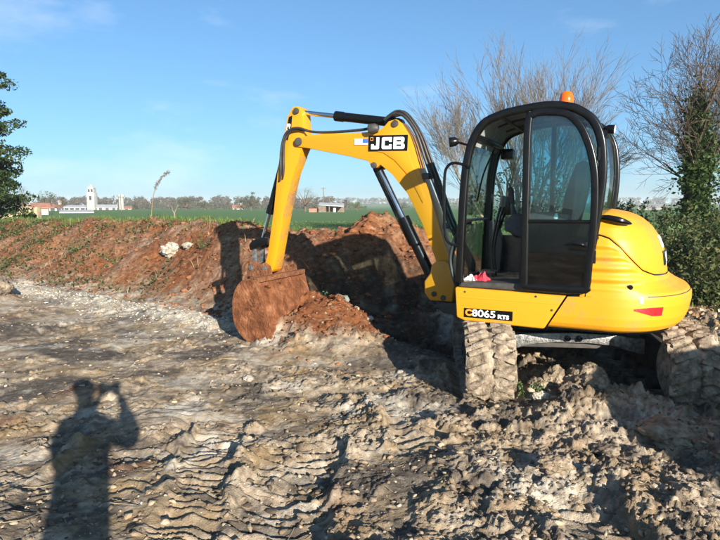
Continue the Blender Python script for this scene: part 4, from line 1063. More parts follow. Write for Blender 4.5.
class Twigs:
    def __init__(s): s.segs = []
    def add(s, pts, r0, r1): s.segs.append((pts, r0, r1))
    def build(s, name, mat, parent=None):
        V, F = [], []; off = 0
        for pts, r0, r1 in s.segs:
            P = np.array([p[:] for p in pts]); m = len(P); ns = 7 if r0 > .05 else (5 if r0 > .018 else 3)
            T = np.gradient(P, axis=0); T /= np.linalg.norm(T, axis=1, keepdims=True) + 1e-9
            ref = np.array([.3, .9, .1]) if abs(T[0, 2]) > .5 else np.array([.05, .1, 1.0])
            U = np.cross(T, ref); U /= np.linalg.norm(U, axis=1, keepdims=True) + 1e-9; W = np.cross(T, U)
            a = np.arange(ns) * 2 * np.pi / ns; rr = np.linspace(r0, r1, m)[:, None, None]
            ring_ = P[:, None, :] + rr * (np.cos(a)[None, :, None] * U[:, None] + np.sin(a)[None, :, None] * W[:, None])
            V.append(ring_.reshape(-1, 3)); i = np.arange(m - 1)[:, None] * ns; k = np.arange(ns)[None]; k2 = (k + 1) % ns
            F.append(np.stack([i + k, i + k2, i + ns + k2, i + ns + k], -1).reshape(-1, 4) + off); off += m * ns
        return mesh_np(name, np.concatenate(V), np.concatenate(F), mat, parent, smooth=True)
def wander(p, d, L, n, bend, rnd, lift):
    pts = [p.copy()]; d = d.normalized()
    for _ in range(n):
        d = (d + Vector((rnd.uniform(-1, 1), rnd.uniform(-1, 1), rnd.uniform(-1, 1))) * bend + Vector((0, 0, lift))).normalized()
        p = p + d * (L / n); pts.append(p.copy())
    return pts
def grow(tw, tips, rnd, p, d, L, r, lvl, maxl, spread, lift, kids):
    n = 6 if lvl < 2 else 4
    pts = wander(p, d, L, n, .06 + .028 * lvl, rnd, lift)
    r1 = r * .55 if lvl < maxl else r * .4
    tw.add(pts, r, r1)
    if lvl >= maxl: tips.append(pts[-1]); return
    for k in range(kids[min(lvl, len(kids) - 1)]):
        f = rnd.uniform(.28, 1.0) if k else 1.0
        i = min(int(f * n), n - 1); q = pts[i].lerp(pts[i + 1], f * n - i) if f < 1 else pts[-1]
        dd = (pts[min(i + 1, n)] - pts[i]).normalized()
        ax = dd.orthogonal().normalized(); ax.rotate(Matrix.Rotation(rnd.uniform(0, 6.28), 3, dd))
        nd_ = (dd + ax * math.tan(rnd.uniform(*spread)) * (1 if k else .35)).normalized()
        grow(tw, tips, rnd, q, nd_, L * rnd.uniform(.58, .82), max(.0062, (r + (r1 - r) * f) * rnd.uniform(.5, .72)), lvl + 1, maxl, spread, lift, kids)

def bare_tree(name, loc, seed, stems, trunkL, r, maxl, spread, lift, kids, label, ivy=0, ivy_h=4, group=None, bark=BARK, minr=.0035):
    rnd = random.Random(seed); z0 = gz(*loc)
    root = empty(name, (loc[0], loc[1], z0)); tag(root, label, 'tree', group)
    tw, br, tips = Twigs(), Twigs(), []
    ivyP = []
    for (dx, dy, dirx, diry, L, rr) in stems:
        pts = wander(Vector((dx, dy, -.15)), Vector((dirx, diry, 1)), L * trunkL, 8, .06, rnd, .05); tw.add(pts, r * rr, r * rr * .6)
        for q in pts: ivyP.append(q)
        nk = kids[0]
        for k in range(nk):
            f = rnd.uniform(.35, 1.0) if k else 1.0; i = min(int(f * 8), 7); q = pts[i].lerp(pts[i + 1], f * 8 - i) if f < 1 else pts[-1]
            dd = (pts[i + 1] - pts[i]).normalized(); ax = dd.orthogonal().normalized(); ax.rotate(Matrix.Rotation(rnd.uniform(0, 6.28), 3, dd))
            grow(br, tips, rnd, q, (dd + ax * math.tan(rnd.uniform(*spread)) * (1 if k else .2)).normalized(), trunkL * min(L, 1.35) * rnd.uniform(.55, .85), r * rr * rnd.uniform(.35, .6), 1, maxl, spread, lift, kids)
    tw.build('trunk', bark, root); br.build('crown', bark, root)
    if ivy:
        P = np.array([p[:] for p in ivyP if p.z < ivy_h]); k = rng.integers(0, len(P), ivy); Q_ = P[k] + rng.normal(size=(ivy, 3)) * np.array([.17, .17, .30])
        cl_ = fbm(Q_[:, 0] * 2 + 9, Q_[:, 2] * 2, 2, seed); Q_ = Q_[cl_ > -.25]
        V, F = leaf_quads(Q_, rng.uniform(.03, .075, len(Q_))); mesh_np('ivy', V, F, LF_IVY, root)
    return root
# big bare tree behind the cab: several stems fanning out
bare_tree('bare_tree', (6.3, 21.5), 11, [(-.5, 0, -.28, .05, 1.0, .8), (.3, .3, .22, .1, 1.05, .9), (-.1, .4, -.08, -.1, 1.15, 1.0), (.6, -.1, .50, -.05, .95, .7), (-.8, .2, -.60, .1, .95, .65), (.1, -.2, .08, .15, 1.1, .8), (.9, .2, .78, .1, .85, .55), (-1.0, 0, -.90, 0, .85, .55), (.4, 0, .36, -.2, 1.05, .7)], 2.28, .12, 5, (.20, .48), .03, [4, 4, 4, 4, 3], 'tall many stemmed bare tree rising behind the black cab', ivy=5200, ivy_h=3.2, bark=BARK)
# ivy clad trees on the right
bare_tree('bare_tree', (8.85, 15.2), 23, [(0, 0, .02, 0, 3.3, 1.0), (.25, .1, .06, .05, 2.6, .6)], 1.02, .085, 5, (.4, .9), .03, [12, 3, 4, 3, 3], 'ivy clad tree with bare drooping branches right of the cab', ivy=15000, ivy_h=4.6, bark=BARKD)
bare_tree('bare_tree', (11.1, 17.0), 37, [(0, 0, -.05, 0, 3.4, 1.0), (.3, 0, .08, .05, 2.6, .7)], 1.1, .10, 5, (.4, .85), .03, [12, 3, 4, 3, 3], 'leaning ivy covered tree on the right edge', ivy=15000, ivy_h=5.4, bark=BARKD)

# broad evergreen on the left edge
def evergreen(name, loc, H, layers, label, seed, size=(.05, .10), n=9000, mat=LF_EVER):
    rnd = random.Random(seed); z0 = gz(*loc); root = empty(name, (loc[0], loc[1], z0)); tag(root, label, 'tree')
    tw = Twigs(); tw.add(wander(Vector((0, 0, -.2)), Vector((0, 0, 1)), H, 8, .03, rnd, .05), .16, .03); C, rad = [], []
    br = Twigs()
    for (zf, reach, m_) in layers:
        for k in range(m_):
            a = rnd.uniform(0, 6.28); L = reach * rnd.uniform(.6, 1.05); p = Vector((0, 0, zf * H + rnd.uniform(-.2, .2)))
            pts = wander(p, Vector((math.cos(a), math.sin(a), .25)), L, 5, .12, rnd, -.02); br.add(pts, .045, .008)
            for q in pts[2:]:
                C.append(q[:]); rad.append(rnd.uniform(.22, .42) * (.6 + .4 * reach / 2))
    tw.build('trunk', BARKD, root); br.build('branches', BARKD, root)
    P = clump_points(C, rad, n, .55); V, F = leaf_quads(P, rng.uniform(*size, n), aspect=.45); mesh_np('crown', V, F, mat, root)
    return root
evergreen('evergreen_tree', (-13.15, 19.5), 5.2, [(.04, 1.6, 11), (.12, 1.8, 12), (.20, 1.75, 12), (.29, 1.75, 12), (.38, 1.8, 12), (.47, 1.75, 11), (.56, 1.55, 9), (.68, 1.2, 6), (.80, 1.7, 9), (.90, 1.6, 8)], 'dark evergreen tree reaching in from the left edge', 5, (.035, .085), 34000)

# shrubs and brambles along the right hand boundary
def shrub(name, loc, w, h, n, mat, label, seed, stems=26, leaf=(.025, .055), cat='bush', group=None):
    rnd = random.Random(seed); z0 = gz(*loc); root = empty(name, (loc[0], loc[1], z0)); tag(root, label, cat, group)
    tw = Twigs(); C, rad = [], []
    for k in range(stems):
        a = rnd.uniform(0, 6.28); q = rnd.uniform(0, .6); p = Vector((math.cos(a) * w * q, math.sin(a) * w * q, -.08))
        pts = wander(p, Vector((math.cos(a) * rnd.uniform(.1, .8), math.sin(a) * rnd.uniform(.1, .8), 1)), h * rnd.uniform(.6, 1.15), 6, .22, rnd, -.02); tw.add(pts, .010, .003)
        for q_ in pts[2:]: C.append(q_[:]); rad.append(rnd.uniform(.10, .26))
    tw.build('stems', BARKD, root)
    P = clump_points(C, rad, n, .8, .1); V, F = leaf_quads(P, rng.uniform(*leaf, n), aspect=.5); mesh_np('leaves', V, F, mat, root)
    return root
shrub('bramble_bush', (5.55, 9.6), .8, .75, 3400, LF_BRAM, 'low bramble bush just behind the rear of the machine', 1)
shrub('bramble_bush', (6.6, 10.6), .9, .85, 4200, LF_BRAM, 'tall tangled bramble bush at the right edge', 2)
shrub('bramble_bush', (6.5, 11.9), .9, .8, 3400, LF_WEED, 'light green weedy bush behind the brambles on the right', 3)
shrub('bramble_bush', (7.65, 12.8), 1.0, 1.0, 4200, LF_BRAM, 'bushy undergrowth at the foot of the ivy clad tree', 4)
shrub('bramble_bush', (5.2, 8.5), .6, .55, 2200, LF_BRAM, 'scrubby brown and green bramble at the tail of the machine', 5)
shrub('evergreen_bush', (8.25, 17.6), .45, 1.1, 2600, LF_EVER, 'dark evergreen bush seen above the yellow hood', 7, 16, (.03, .07))
# small weeds beside the left track
def weed(loc, s, n, label, seed, mat=LF_WEED):
    rnd = random.Random(seed); root = empty('weed', (loc[0], loc[1], gz(*loc))); tag(root, label, 'plant')
    tw = Twigs(); C, rad = [], []
    for k in range(7):
        a = rnd.uniform(0, 6.28); pts = wander(Vector((0, 0, -.02)), Vector((math.cos(a) * .7, math.sin(a) * .7, 1)), s * rnd.uniform(.6, 1.1), 5, .2, rnd, -.03); tw.add(pts, .004, .0015)
        for q in pts[1:]: C.append(q[:]); rad.append(.03)
    tw.build('stem', LF_WEED, root); P = clump_points(C, rad, n, .8, .1); V, F = leaf_quads(P, rng.uniform(.008, .022, n), .3, .5); mesh_np('leaves', V, F, mat, root)
weed((1.36, 4.50), .17, 110, 'small green weed torn up beside the left track', 3)
weed((-3.0, 10.75), .30, 160, 'pale green thistle like weed at the foot of the red bank', 4)
weed((-5.3, 12.2), .32, 200, 'leafy weed among dry grass low on the left bank', 6)
weed((-6.6, 13.0), .32, 200, 'clump of green weeds at the left end of the bank', 8)
weed((-.62, 8.35), .28, 160, 'green weed hanging in the shade behind the bucket', 9)
# tall dry reed leaning on the crest of the bank
tw = Twigs(); rx, ry = -5.15, 14.0; zz = gz(rx, ry)
root = empty('reed', (rx, ry, zz)); tag(root, 'single dry reed leaning right above the bank', 'plant')
rp = [Vector(p) for p in [(0, 0, -.05), (.03, 0, .35), (.10, 0, .70), (.24, 0, .98), (.46, 0, 1.18)]]; tw.add(smooth_path(rp, 4), .012, .006); tw.build('stem', LF_DRY, root)
pp = smooth_path(rp, 10)[22:]; P = np.array([p[:] for p in pp])[rng.integers(0, len(pp), 220)] + rng.normal(size=(220, 3)) * .018
V, F = leaf_quads(P, rng.uniform(.02, .05, 220), aspect=.2); mesh_np('plume', V, F, noisy('reed_plume', (.12, .10, .085), (.18, .155, .13), 20, .9), root)

# grass and dry stalks
def blades(name, X, Y, hgt, wid_, mat, label, cat='grass', lean=.5):
    n = len(X); Z = height(X, Y); a = rng.uniform(0, 2 * np.pi, n); l = rng.uniform(0, 2 * np.pi, n); k = np.abs(rng.normal(0, lean, n)) * hgt
    B = np.stack([X, Y, Z - .01], -1); s = np.stack([np.cos(a), np.sin(a), np.zeros(n)], -1) * np.asarray(wid_).reshape(-1, 1)
    tipd = np.stack([np.cos(l) * k, np.sin(l) * k, hgt / np.sqrt(1 + (k / hgt) ** 2)], -1)
    mid = B + tipd * np.array([.38, .38, .6])
    V = np.stack([B - s, B + s, mid + s * .8, mid - s * .8, mid - s * .8, mid + s * .8, B + tipd + s * .12, B + tipd - s * .12], 1).reshape(-1, 3)
    V = np.stack([B - s, B + s, mid + s * .8, B + tipd, mid - s * .8], 1).reshape(-1, 3)
    i = np.arange(n)[:, None] * 5
    F = np.concatenate([np.concatenate([i, i + 1, i + 2, i + 4], 1), np.concatenate([i + 4, i + 2, i + 3, i + 3], 1)])
    F3 = np.concatenate([np.concatenate([i, i + 1, i + 2], 1), np.concatenate([i, i + 2, i + 4], 1), np.concatenate([i + 4, i + 2, i + 3], 1)])
    o = mesh_np(name, V, F3, mat); tag(o, label, cat, kind='stuff')
n = 15000; X = rng.uniform(-15, 3.2, n); d0, hc0, run0 = bank(X, np.zeros(n)); sc0 = np.interp(X, [-4, -1], [.8, 1.0])
Y = base_line(X) + (run0 + rng.normal(.45, .5, n)) / sc0; k_ = (fbm(X * .8, Y * .8, 3, 311) > rng.uniform(-.55, .25, n)) & ((X < -2.0) | (Y > base_line(X) + run0 + .5)); X, Y = sel(X, Y, k_)
blades('grass', X, Y, rng.uniform(.04, .15, len(X)), rng.uniform(.004, .010, len(X)), LF_GRASS, 'green grass and weeds along the crest of the red bank')
n = 3000; X = rng.uniform(-14, -1.6, n); d0, hc0, run0 = bank(X, np.zeros(n)); Y = base_line(X) + rng.uniform(.1, 1.0, n) * run0 / .85
k_ = fbm(X * .9 + 5, Y * .9, 3, 321) > rng.uniform(-.3, .45, n); X, Y = sel(X, Y, k_)
blades('dry_stalks', X, Y, rng.uniform(.05, .22, len(X)), rng.uniform(.0025, .005, len(X)), LF_DRY, 'dry straw coloured stalks lying over the red bank', lean=2.6)
n = 4200; X = rng.uniform(-14, -3.4, n); Y = base_line(X) + rng.uniform(0, 1.0, n) ** .8 * 3.0
k_ = fbm(X * .9 + 25, Y * .9, 3, 331) - .10 * (X + 6) > rng.uniform(-.2, .5, n); X, Y = sel(X, Y, k_)
P = np.stack([X, Y, height(X, Y) + .04], -1); P = np.repeat(P, 3, 0) + rng.normal(size=(len(P) * 3, 3)) * np.array([.06, .06, .035]); V, F = leaf_quads(P, rng.uniform(.014, .045, len(P)), .2)
tag(mesh_np('ground_ivy', V, F, LF_BRAM), 'low green and brown leaves creeping over the left end of the bank', 'weeds', kind='stuff')
n = 45000; Y = 13.5 * (45 / 13.5) ** (rng.random(n) ** 1.1); X = rng.uniform(-.75, .75, n) * Y; d0, hc0, run0 = bank(X, Y); k_ = d0 > run0 + .7; X, Y = sel(X, Y, k_)
blades('field_crop', X, Y, rng.uniform(.03, .07, len(X)) * (1 + Y / 80), .004 + Y * .0005, LF_GRASS, 'short green crop covering the field behind the bank', lean=.5)
n = 16000; X = rng.uniform(4.3, 11.5, n); Y = rng.uniform(8.2, 17, n); k_ = (X > 3.6 + .15 * (Y - 8)) & (fbm(X * .9, Y * .9, 3, 341) > rng.uniform(-.6, .2, n)); X, Y = sel(X, Y, k_)
blades('rough_grass', X, Y, rng.uniform(.06, .34, len(X)), rng.uniform(.004, .009, len(X)), LF_GRASS, 'rough grass under the trees on the right')
n = 4000; X = rng.uniform(4.2, 10, n); Y = rng.uniform(7.2, 13, n)
P = np.stack([X, Y, height(X, Y) + .015], -1); V, F = leaf_quads(P, rng.uniform(.02, .05, n), 0); tag(mesh_np('leaf_litter', V, F, LF_DRY), 'brown fallen leaves on the ground behind the machine', 'leaves', kind='stuff')
# loose roots, sticks on the churned soil
STK = Twigs(); rs = random.Random(3)
for k in range(150):
    yy = 2.2 * (9 / 2.2) ** rs.random(); xx = rs.uniform(-.68, .68) * yy; a = rs.uniform(0, 6.28); L = rs.uniform(.05, .22)
    pts = [Vector((xx + math.cos(a) * L * q + rs.uniform(-.008, .008), yy + math.sin(a) * L * q + rs.uniform(-.008, .008), 0)) for q in (0, .35, .7, 1)]
    hs = height(np.array([p.x for p in pts]), np.array([p.y for p in pts]))
    for p, hh in zip(pts, hs): p.z = float(max(hs) * .6 + hh * .4) + .004
    STK.add(pts, rs.uniform(.0015, .004), .001)
tag(STK.build('roots', noisy('root_bark', (.10, .07, .045), (.38, .30, .20), 5, .9)), 'broken roots and thin sticks scattered on the churned soil', 'roots', kind='stuff')

# ------------------------------------------------------------------ the far side of the field
def pix(u, v, Y):
    """point at ground distance Y seen in direction of photo pixel u,v"""
    p = R(6.46); F_ = 565.0
    d = Vector(((u - 360) / F_, math.cos(p) + (270 - v) / F_ * math.sin(p), -math.sin(p) + (270 - v) / F_ * math.cos(p)))
    return CAM + d * (Y / d.y)
RENDER_W = noisy('white_render', (.28, .27, .245), (.37, .36, .33), 1.2, .9, .1, 8)
CREAM = noisy('cream_stone', (.36, .31, .23), (.50, .445, .35), 2.5, .95, .3, 12)
OCHRE = noisy('ochre_rubble', (.26, .19, .11), (.46, .36, .23), 3, .95, .6, 9)
TILE = noisy('red_roof_tile', (.24, .10, .06), (.36, .17, .11), 3, .85, .3, 14)
SLATE = noisy('grey_sheet', (.28, .28, .28), (.42, .42, .41), 2, .6)
WINM = noisy('dark_window', (.02, .022, .026), (.05, .055, .06), 3, .2)
WOODM = noisy('weathered_boards', (.10, .07, .05), (.20, .15, .11), 5, .9, .3, 30)
def house(name, u0, u1, Y, eave, ridge, depth, wall, roofm, label, cat='building', wins=0, base=None, chim=False, door=False):
    a, b_ = pix(u0, 206, Y), pix(u1, 206, Y); cx_ = (a.x + b_.x) / 2; w = (b_.x - a.x); z0 = gz(cx_, Y) - .3 if base is None else base
    root = empty(name, (cx_, Y, z0), math.atan2(-cx_, Y)); tag(root, label, cat)
    he = eave - z0; hr = ridge - z0
    v = [(-w / 2, -depth / 2), (w / 2, -depth / 2), (w / 2, depth / 2), (-w / 2, depth / 2)]
    V = [(x_, y_, 0) for x_, y_ in v] + [(x_, y_, he) for x_, y_ in v] + [(-w / 2, 0, hr - .1), (w / 2, 0, hr - .1)]
    MB().add(V, [(0, 1, 5, 4), (2, 3, 7, 6), (1, 2, 6, 9, 5), (3, 0, 4, 8, 7)]).build('wall', wall, root, smooth=False)
    o_ = .25; sl_ = (hr - he) / (depth / 2)
    r_ = MB().add([(-w / 2 - o_, -depth / 2 - o_, he - o_ * sl_), (w / 2 + o_, -depth / 2 - o_, he - o_ * sl_), (w / 2 + o_, 0, hr), (-w / 2 - o_, 0, hr), (w / 2 + o_, depth / 2 + o_, he - o_ * sl_), (-w / 2 - o_, depth / 2 + o_, he - o_ * sl_)], [(0, 1, 2, 3), (3, 2, 4, 5)]).build('roof', roofm, root, smooth=False, solid=.15)
    if chim: MB().box(w * .22, w * .22 + .7, -.3, .4, hr - .5, hr + .8).build('chimney', wall, r_)
    for k in range(wins):
        xx = -w / 2 + w * (k + .5) / wins; zc = he * .55
        wn_ = MB().box(xx - .4, xx + .4, -depth / 2 - .06, -depth / 2 + .05, zc - .45, zc + .45).build('window', WINM, root)
        MB().box(xx - .5, xx + .5, -depth / 2 - .12, -depth / 2 - .01, zc - .57, zc - .45).build('sill', wall, wn_)
    if door: MB().box(-w * .07 - .5, -w * .07 + .5, -depth / 2 - .06, -depth / 2 + .05, .2, 2.4).build('door', WINM, root)
    return root
house('stone_barn', 33.5, 47, 70, 1.50, 1.95, 2.6, CREAM, TILE, 'ruined barn with bright cream gable wall at the left', wins=0)
house('white_house', 50, 61, 120, 1.4, 2.0, 5, RENDER_W, TILE, 'small white house with tiled roof behind the barn', wins=2, chim=True)
house('long_white_building', 65, 84, 135, 1.3, 1.8, 6, RENDER_W, SLATE, 'long low white building with a row of dark windows', wins=4)
house('white_annex', 98, 116, 165, 1.3, 2.0, 6, RENDER_W, SLATE, 'white annex building right of the church tower', wins=3)
house('white_cottage', 122, 131, 190, .9, 1.5, 5, RENDER_W, TILE, 'tiny white cottage at the edge of the wood', wins=1)
house('far_house', 233, 243, 200, 1.0, 2.0, 6, RENDER_W, TILE, 'far white house with red roof left of the digging arm', wins=2, chim=True)
house('grey_greenhouse', 63, 90, 85, .72, 1.0, 5, SLATE, SLATE, 'low grey plastic tunnel in front of the long white building', 'tunnel')
house('far_barn', 640, 668, 170, 1.5, 2.1, 8, RENDER_W, SLATE, 'pale low barn far behind on the right', wins=3)
# ochre rubble heap walls beside the barn
for k, (u, w_, h_) in enumerate(((20, 3.0, 1.2), (29, 1.6, 1.9))):
    c = pix(u, 206, 45); z0 = gz(c.x, 45); mb = MB(); n_ = 14; prof = [(-w_ / 2, -.3)] + [(-w_ / 2 + w_ * i / n_, (h_ - z0 + .0) * (.75 + .35 * mnoise.noise(Vector((i * .9, k * 4.0, 0))))) for i in range(n_ + 1)] + [(w_ / 2, -.3)]
    mb.prism(prof, -.3, .3); o = mb.build('ruined_wall', OCHRE, None, .03); o.location = (c.x, 45, z0); tag(o, ['low crumbling ochre stone wall left of the barn', 'taller ochre wall stub touching the barn gable'][k], 'wall')
# church tower
c = pix(92.5, 206, 170); z0 = gz(c.x, 170) - .3; tw_ = empty('church_tower', (c.x, 170, z0)); tag(tw_, 'pale church tower with small pointed belfry on the left horizon', 'tower')
MB().box(-1.1, 1.1, -1.1, 1.1, 0, 5.4).build('tower_wall', RENDER_W, tw_, .05)
MB().box(-.85, .85, -.85, .85, 5.4, 6.6).build('belfry', RENDER_W, tw_, .04)
MB().add([(-1.0, -1.0, 6.6), (1.0, -1.0, 6.6), (1.0, 1.0, 6.6), (-1.0, 1.0, 6.6), (0, 0, 7.9)], [(0, 1, 4), (1, 2, 4), (2, 3, 4), (3, 0, 4), (3, 2, 1, 0)]).build('spire', SLATE, tw_, smooth=False)
for xx in (-.55, .55): MB().box(xx * .8 - .22, xx * .8 + .22, -.92, -.8, 5.6, 6.4).build('belfry_opening', WINM, tw_)
MB().box(-.3, .3, -1.16, -1.05, 3.2, 4.4).build('window', WINM, tw_)
c = pix(107, 206, 166); z0 = gz(c.x, 168) - .3; t2 = empty('water_tower', (c.x, 176, z0)); tag(t2, 'short white tower with flat cap above the white annex', 'tower')
MB().cyl((0, 0, 0), (0, 0, 4.2), .75, 16).build('shaft', RENDER_W, t2); MB().cyl((0, 0, 4.2), (0, 0, 4.9), 1.15, 16).build('cap', RENDER_W, t2, .1)
# open shed in the field
a, b_ = pix(319, 206, 92), pix(344, 206, 92); cxs = (a.x + b_.x) / 2; z0 = gz(cxs, 92) - .1; sh = empty('field_shed', (cxs, 92, z0)); tag(sh, 'low open fronted shed with sheet roof in the green field', 'shed')
w = (b_.x - a.x) / 2
MB().add([(-w, -1.3, 1.25), (w, -1.3, 1.05), (w, 1.6, 1.45), (-w, 1.6, 1.65)], [(0, 1, 2, 3)]).build('roof', SLATE, sh, smooth=False, solid=.12)
MB().box(-w, -w + 1.2, -1.1, 1.5, 0, 1.25).build('side_room', WOODM, sh); MB().box(-w, w, 1.4, 1.5, 0, 1.35).build('back_wall', WOODM, sh)
for xx in (-.3, w - .2): MB().box(xx - .09, xx + .09, -1.1, -.92, 0, 1.12).build('post', WOODM, sh)
MB().box(.3, .75, -.9, -.6, 0, .8).build('white_drum', RENDER_W, sh, .05)
MB().box(-w - 1.6, -w - .05, -.4, 1.4, 0, .7).build('lean_to', TILE, sh)
# poles
for u, Y_, H_, lab in ((323.5, 110, 4.6, 'wooden pole standing just behind the field shed'), (329.5, 150, 3.6, 'distant pole right of the one behind the shed'), (121, 120, 3.4, 'slim pole near the tiny white cottage')):
    c = pix(u, 206, Y_); z0 = gz(c.x, Y_); p_ = empty('utility_pole', (c.x, Y_, z0)); tag(p_, lab, 'pole')
    MB().tube([(0, 0, -.3), (0, 0, H_)], [.10, .07], 8).build('post', WOODM, p_); MB().box(-.5, .5, -.05, .05, H_ - .35, H_ - .25).build('crossarm', WOODM, p_)
# distant trees that can be told apart
def far_tree(name, u, Y_, w, h, label, mat, n=1400, bare=False, dark=False, flat=.8):
    c = pix(u, 206, Y_); z0 = gz(c.x, Y_); root = empty(name, (c.x, Y_, z0)); tag(root, label, 'tree')
    rnd = random.Random(int(u)); C, rad = [], []
    for k in range(16):
        a = rnd.uniform(0, 6.28); q = rnd.uniform(.1, 1) ** .6; zz_ = rnd.uniform(.3, 1); wr = w / 2 * math.sin(min(1, (1.12 - zz_) * 1.25) * math.pi / 2)
        C.append((math.cos(a) * q * wr, math.sin(a) * q * wr, h * zz_ * .92)); rad.append(w * rnd.uniform(.10, .2))
    tw = Twigs(); tw.add(wander(Vector((0, 0, -.2)), Vector((0, 0, 1)), h * .75, 6, .05, rnd, .05), w * .035 + .04, .03)
    for q in C:
        tw.add([Vector((0, 0, h * .22)), Vector(q) * .55 + Vector((0, 0, h * .14)), Vector(q)], w * .012 + .02, .01)
    tw.build('trunk', BARKD, root)
    P = clump_points(C, rad, n, flat, .1); V, F = leaf_quads(P, rng.uniform(.02, .05, n) * (w ** .5) * (1.0 if not bare else .9), aspect=.12 if bare else .5); mesh_np('crown', V, F, mat, root)
far_tree('distant_tree', 45, 95, 4.6, 3.6, 'rounded dark evergreen behind the ruined barn', LF_FARG)
far_tree('distant_tree', 62, 100, 2.6, 2.6, 'brownish bush tree between the barn and the white houses', LF_FAR)
far_tree('distant_tree', 186, 140, 7.5, 2.6, 'broad dark green hedge tree at the far side of the field', LF_FARG)
far_tree('distant_tree', 205, 150, 4.5, 2.4, 'dark green bush right of the broad hedge tree', LF_FARG)
far_tree('distant_tree', 251, 120, 3.6, 4.4, 'upright dark conifer just left of the digging arm', LF_FARG)
far_tree('distant_tree', 243, 130, 4.0, 2.6, 'low green tree beside the upright conifer', LF_FARG)
far_tree('distant_tree', 22, 60, 3.0, 3.2, 'pale bare tree behind the ochre walls', LF_FAR, bare=True)
far_tree('distant_tree', 305, 105, 7.0, 4.4, 'bare spreading tree just right of the digging arm', LF_FAR, bare=True, n=2200)
far_tree('distant_tree', 290, 125, 5.0, 3.4, 'small bare tree seen under the boom beside the arm', LF_FAR, bare=True)
far_tree('distant_tree', 357, 125, 4.5, 2.2, 'yellow green bush right of the field shed', LF_GRASS)
far_tree('distant_tree', 346, 150, 3.0, 2.8, 'brown bush behind the field shed', LF_FAR)
far_tree('distant_tree', 425, 160, 9.0, 2.6, 'dark round bush under the boom ram at the field edge', LF_FARG)
far_tree('distant_tree', 402, 170, 7.0, 2.1, 'dark hedge bush left of the round bush under the boom', LF_FARG)
# pale dead sapling
tw = Twigs(); c = pix(174, 206, 40); root = empty('dead_sapling', (c.x, 40, gz(c.x, 40))); tag(root, 'pale forked dead sapling standing in the field edge', 'tree')
tw.add([Vector((0, 0, -.1)), Vector((.02, 0, .5)), Vector((.0, 0, .75))], .06, .05); tw.build('trunk', BARK, root)
tw = Twigs(); tw.add([Vector((0, 0, .7)), Vector((.14, 0, 1.0)), Vector((.30, 0, 1.35))], .045, .015); tw.add([Vector((0, 0, .7)), Vector((-.12, 0, .95)), Vector((-.16, 0, 1.2))], .035, .012); tw.build('crown', BARK, root)
# far woods reading as one mass
def wood(name, u0, u1, Y_, hmin, hmax, n, mat, label, seed, gap=-.5):
    C, rad, sz = [], [], []
    a, b_ = pix(u0, 206, Y_).x, pix(u1, 206, Y_).x
    rnd = random.Random(seed); x_ = a
    while x_ < b_:
        hh = hmin + (hmax - hmin) * (.5 + .5 * mnoise.noise(Vector((x_ * .03, seed, 0)))) * rnd.uniform(.7, 1.1); yy = Y_ + rnd.uniform(0, 40); z0 = gz(x_, yy)
        if mnoise.noise(Vector((x_ * .02, seed * 2.0, 1))) > gap:
            for k in range(10):
                zz_ = rnd.uniform(.05, .95); C.append((x_ + rnd.uniform(-1, 1) * hh * .35, yy + rnd.uniform(-2, 2), z0 + hh * zz_)); rad.append(hh * rnd.uniform(.15, .3))
        x_ += hh * rnd.uniform(.18, .42)
    P = clump_points(C, rad, n, .9, .0); V, F = leaf_quads(P, rng.uniform(.25, .65, n) * (hmax / 7), .5, .35); o = mesh_np(name, V, F, mat); tag(o, label, 'wood', kind='stuff')
wood('far_wood', -30, 330, 330, 5.0, 8.5, 60000, LF_FAR, 'brown leafless wood along the far left horizon', 1)
wood('far_hedge', 120, 350, 205, 1.8, 4.2, 15000, LF_FAR, 'tangle of bare brown hedge trees across the field end', 9, -.25)
wood('far_hedge', 100, 330, 250, 1.6, 3.2, 12000, LF_FARG, 'dark green hedge line at the end of the field', 2, -.1)
wood('far_hedge', 330, 560, 420, 3.0, 5.0, 9000, LF_FARG, 'scattered green hedgerow on the slope behind the boom', 3, .0)
wood('far_wood', 330, 800, 800, 7.0, 13.0, 36000, LF_FAR, 'bluish far line of trees on the right horizon', 4)
wood('far_hedge', 600, 760, 120, .8, 1.8, 4200, LF_FAR, 'brown hedge across the field on the right', 6)

# ------------------------------------------------------------------ the photographer, whose shadow lies on the ground
per = empty('person', (-.025, -.42, gz(-.025, -.42))); tag(per, 'person in dark coat holding up a phone, shadow falling on the mud', 'person')
def skin_body(name, joints, edges, mat, parent, sub=2):
    me = bpy.data.meshes.new(name); me.from_pydata([j[:3] for j in joints], edges, []); o = link(bpy.data.objects.new(name, me), parent)
    md = o.modifiers.new('skin', 'SKIN'); 
    for i, j in enumerate(joints): me.skin_vertices[0].data[i].radius = (j[3], j[4] if len(j) > 4 else j[3])
    me.skin_vertices[0].data[0].use_root = True
    s_ = o.modifiers.new('sub', 'SUBSURF'); s_.levels = sub; s_.render_levels = sub
    me.materials.append(mat); return o
SKINM = noisy('skin', (.50, .31, .22), (.58, .38, .28), 12, .5)
COATM = noisy('dark_coat', (.02, .024, .035), (.035, .04, .055), 30, .9, .3, 200)
JEANM = noisy('blue_jeans', (.03, .05, .10), (.05, .08, .15), 40, .9, .3, 200)
HAIRM = noisy('brown_hair', (.035, .02, .012), (.07, .04, .022), 40, .7, .4, 120)
BOOTM = noisy('muddy_boot', (.06, .045, .03), (.22, .17, .12), 14, .9, .4, 60)
gp = gz(-.025, -.42)
H_ = lambda z: z - gp
sh_z = 1.43
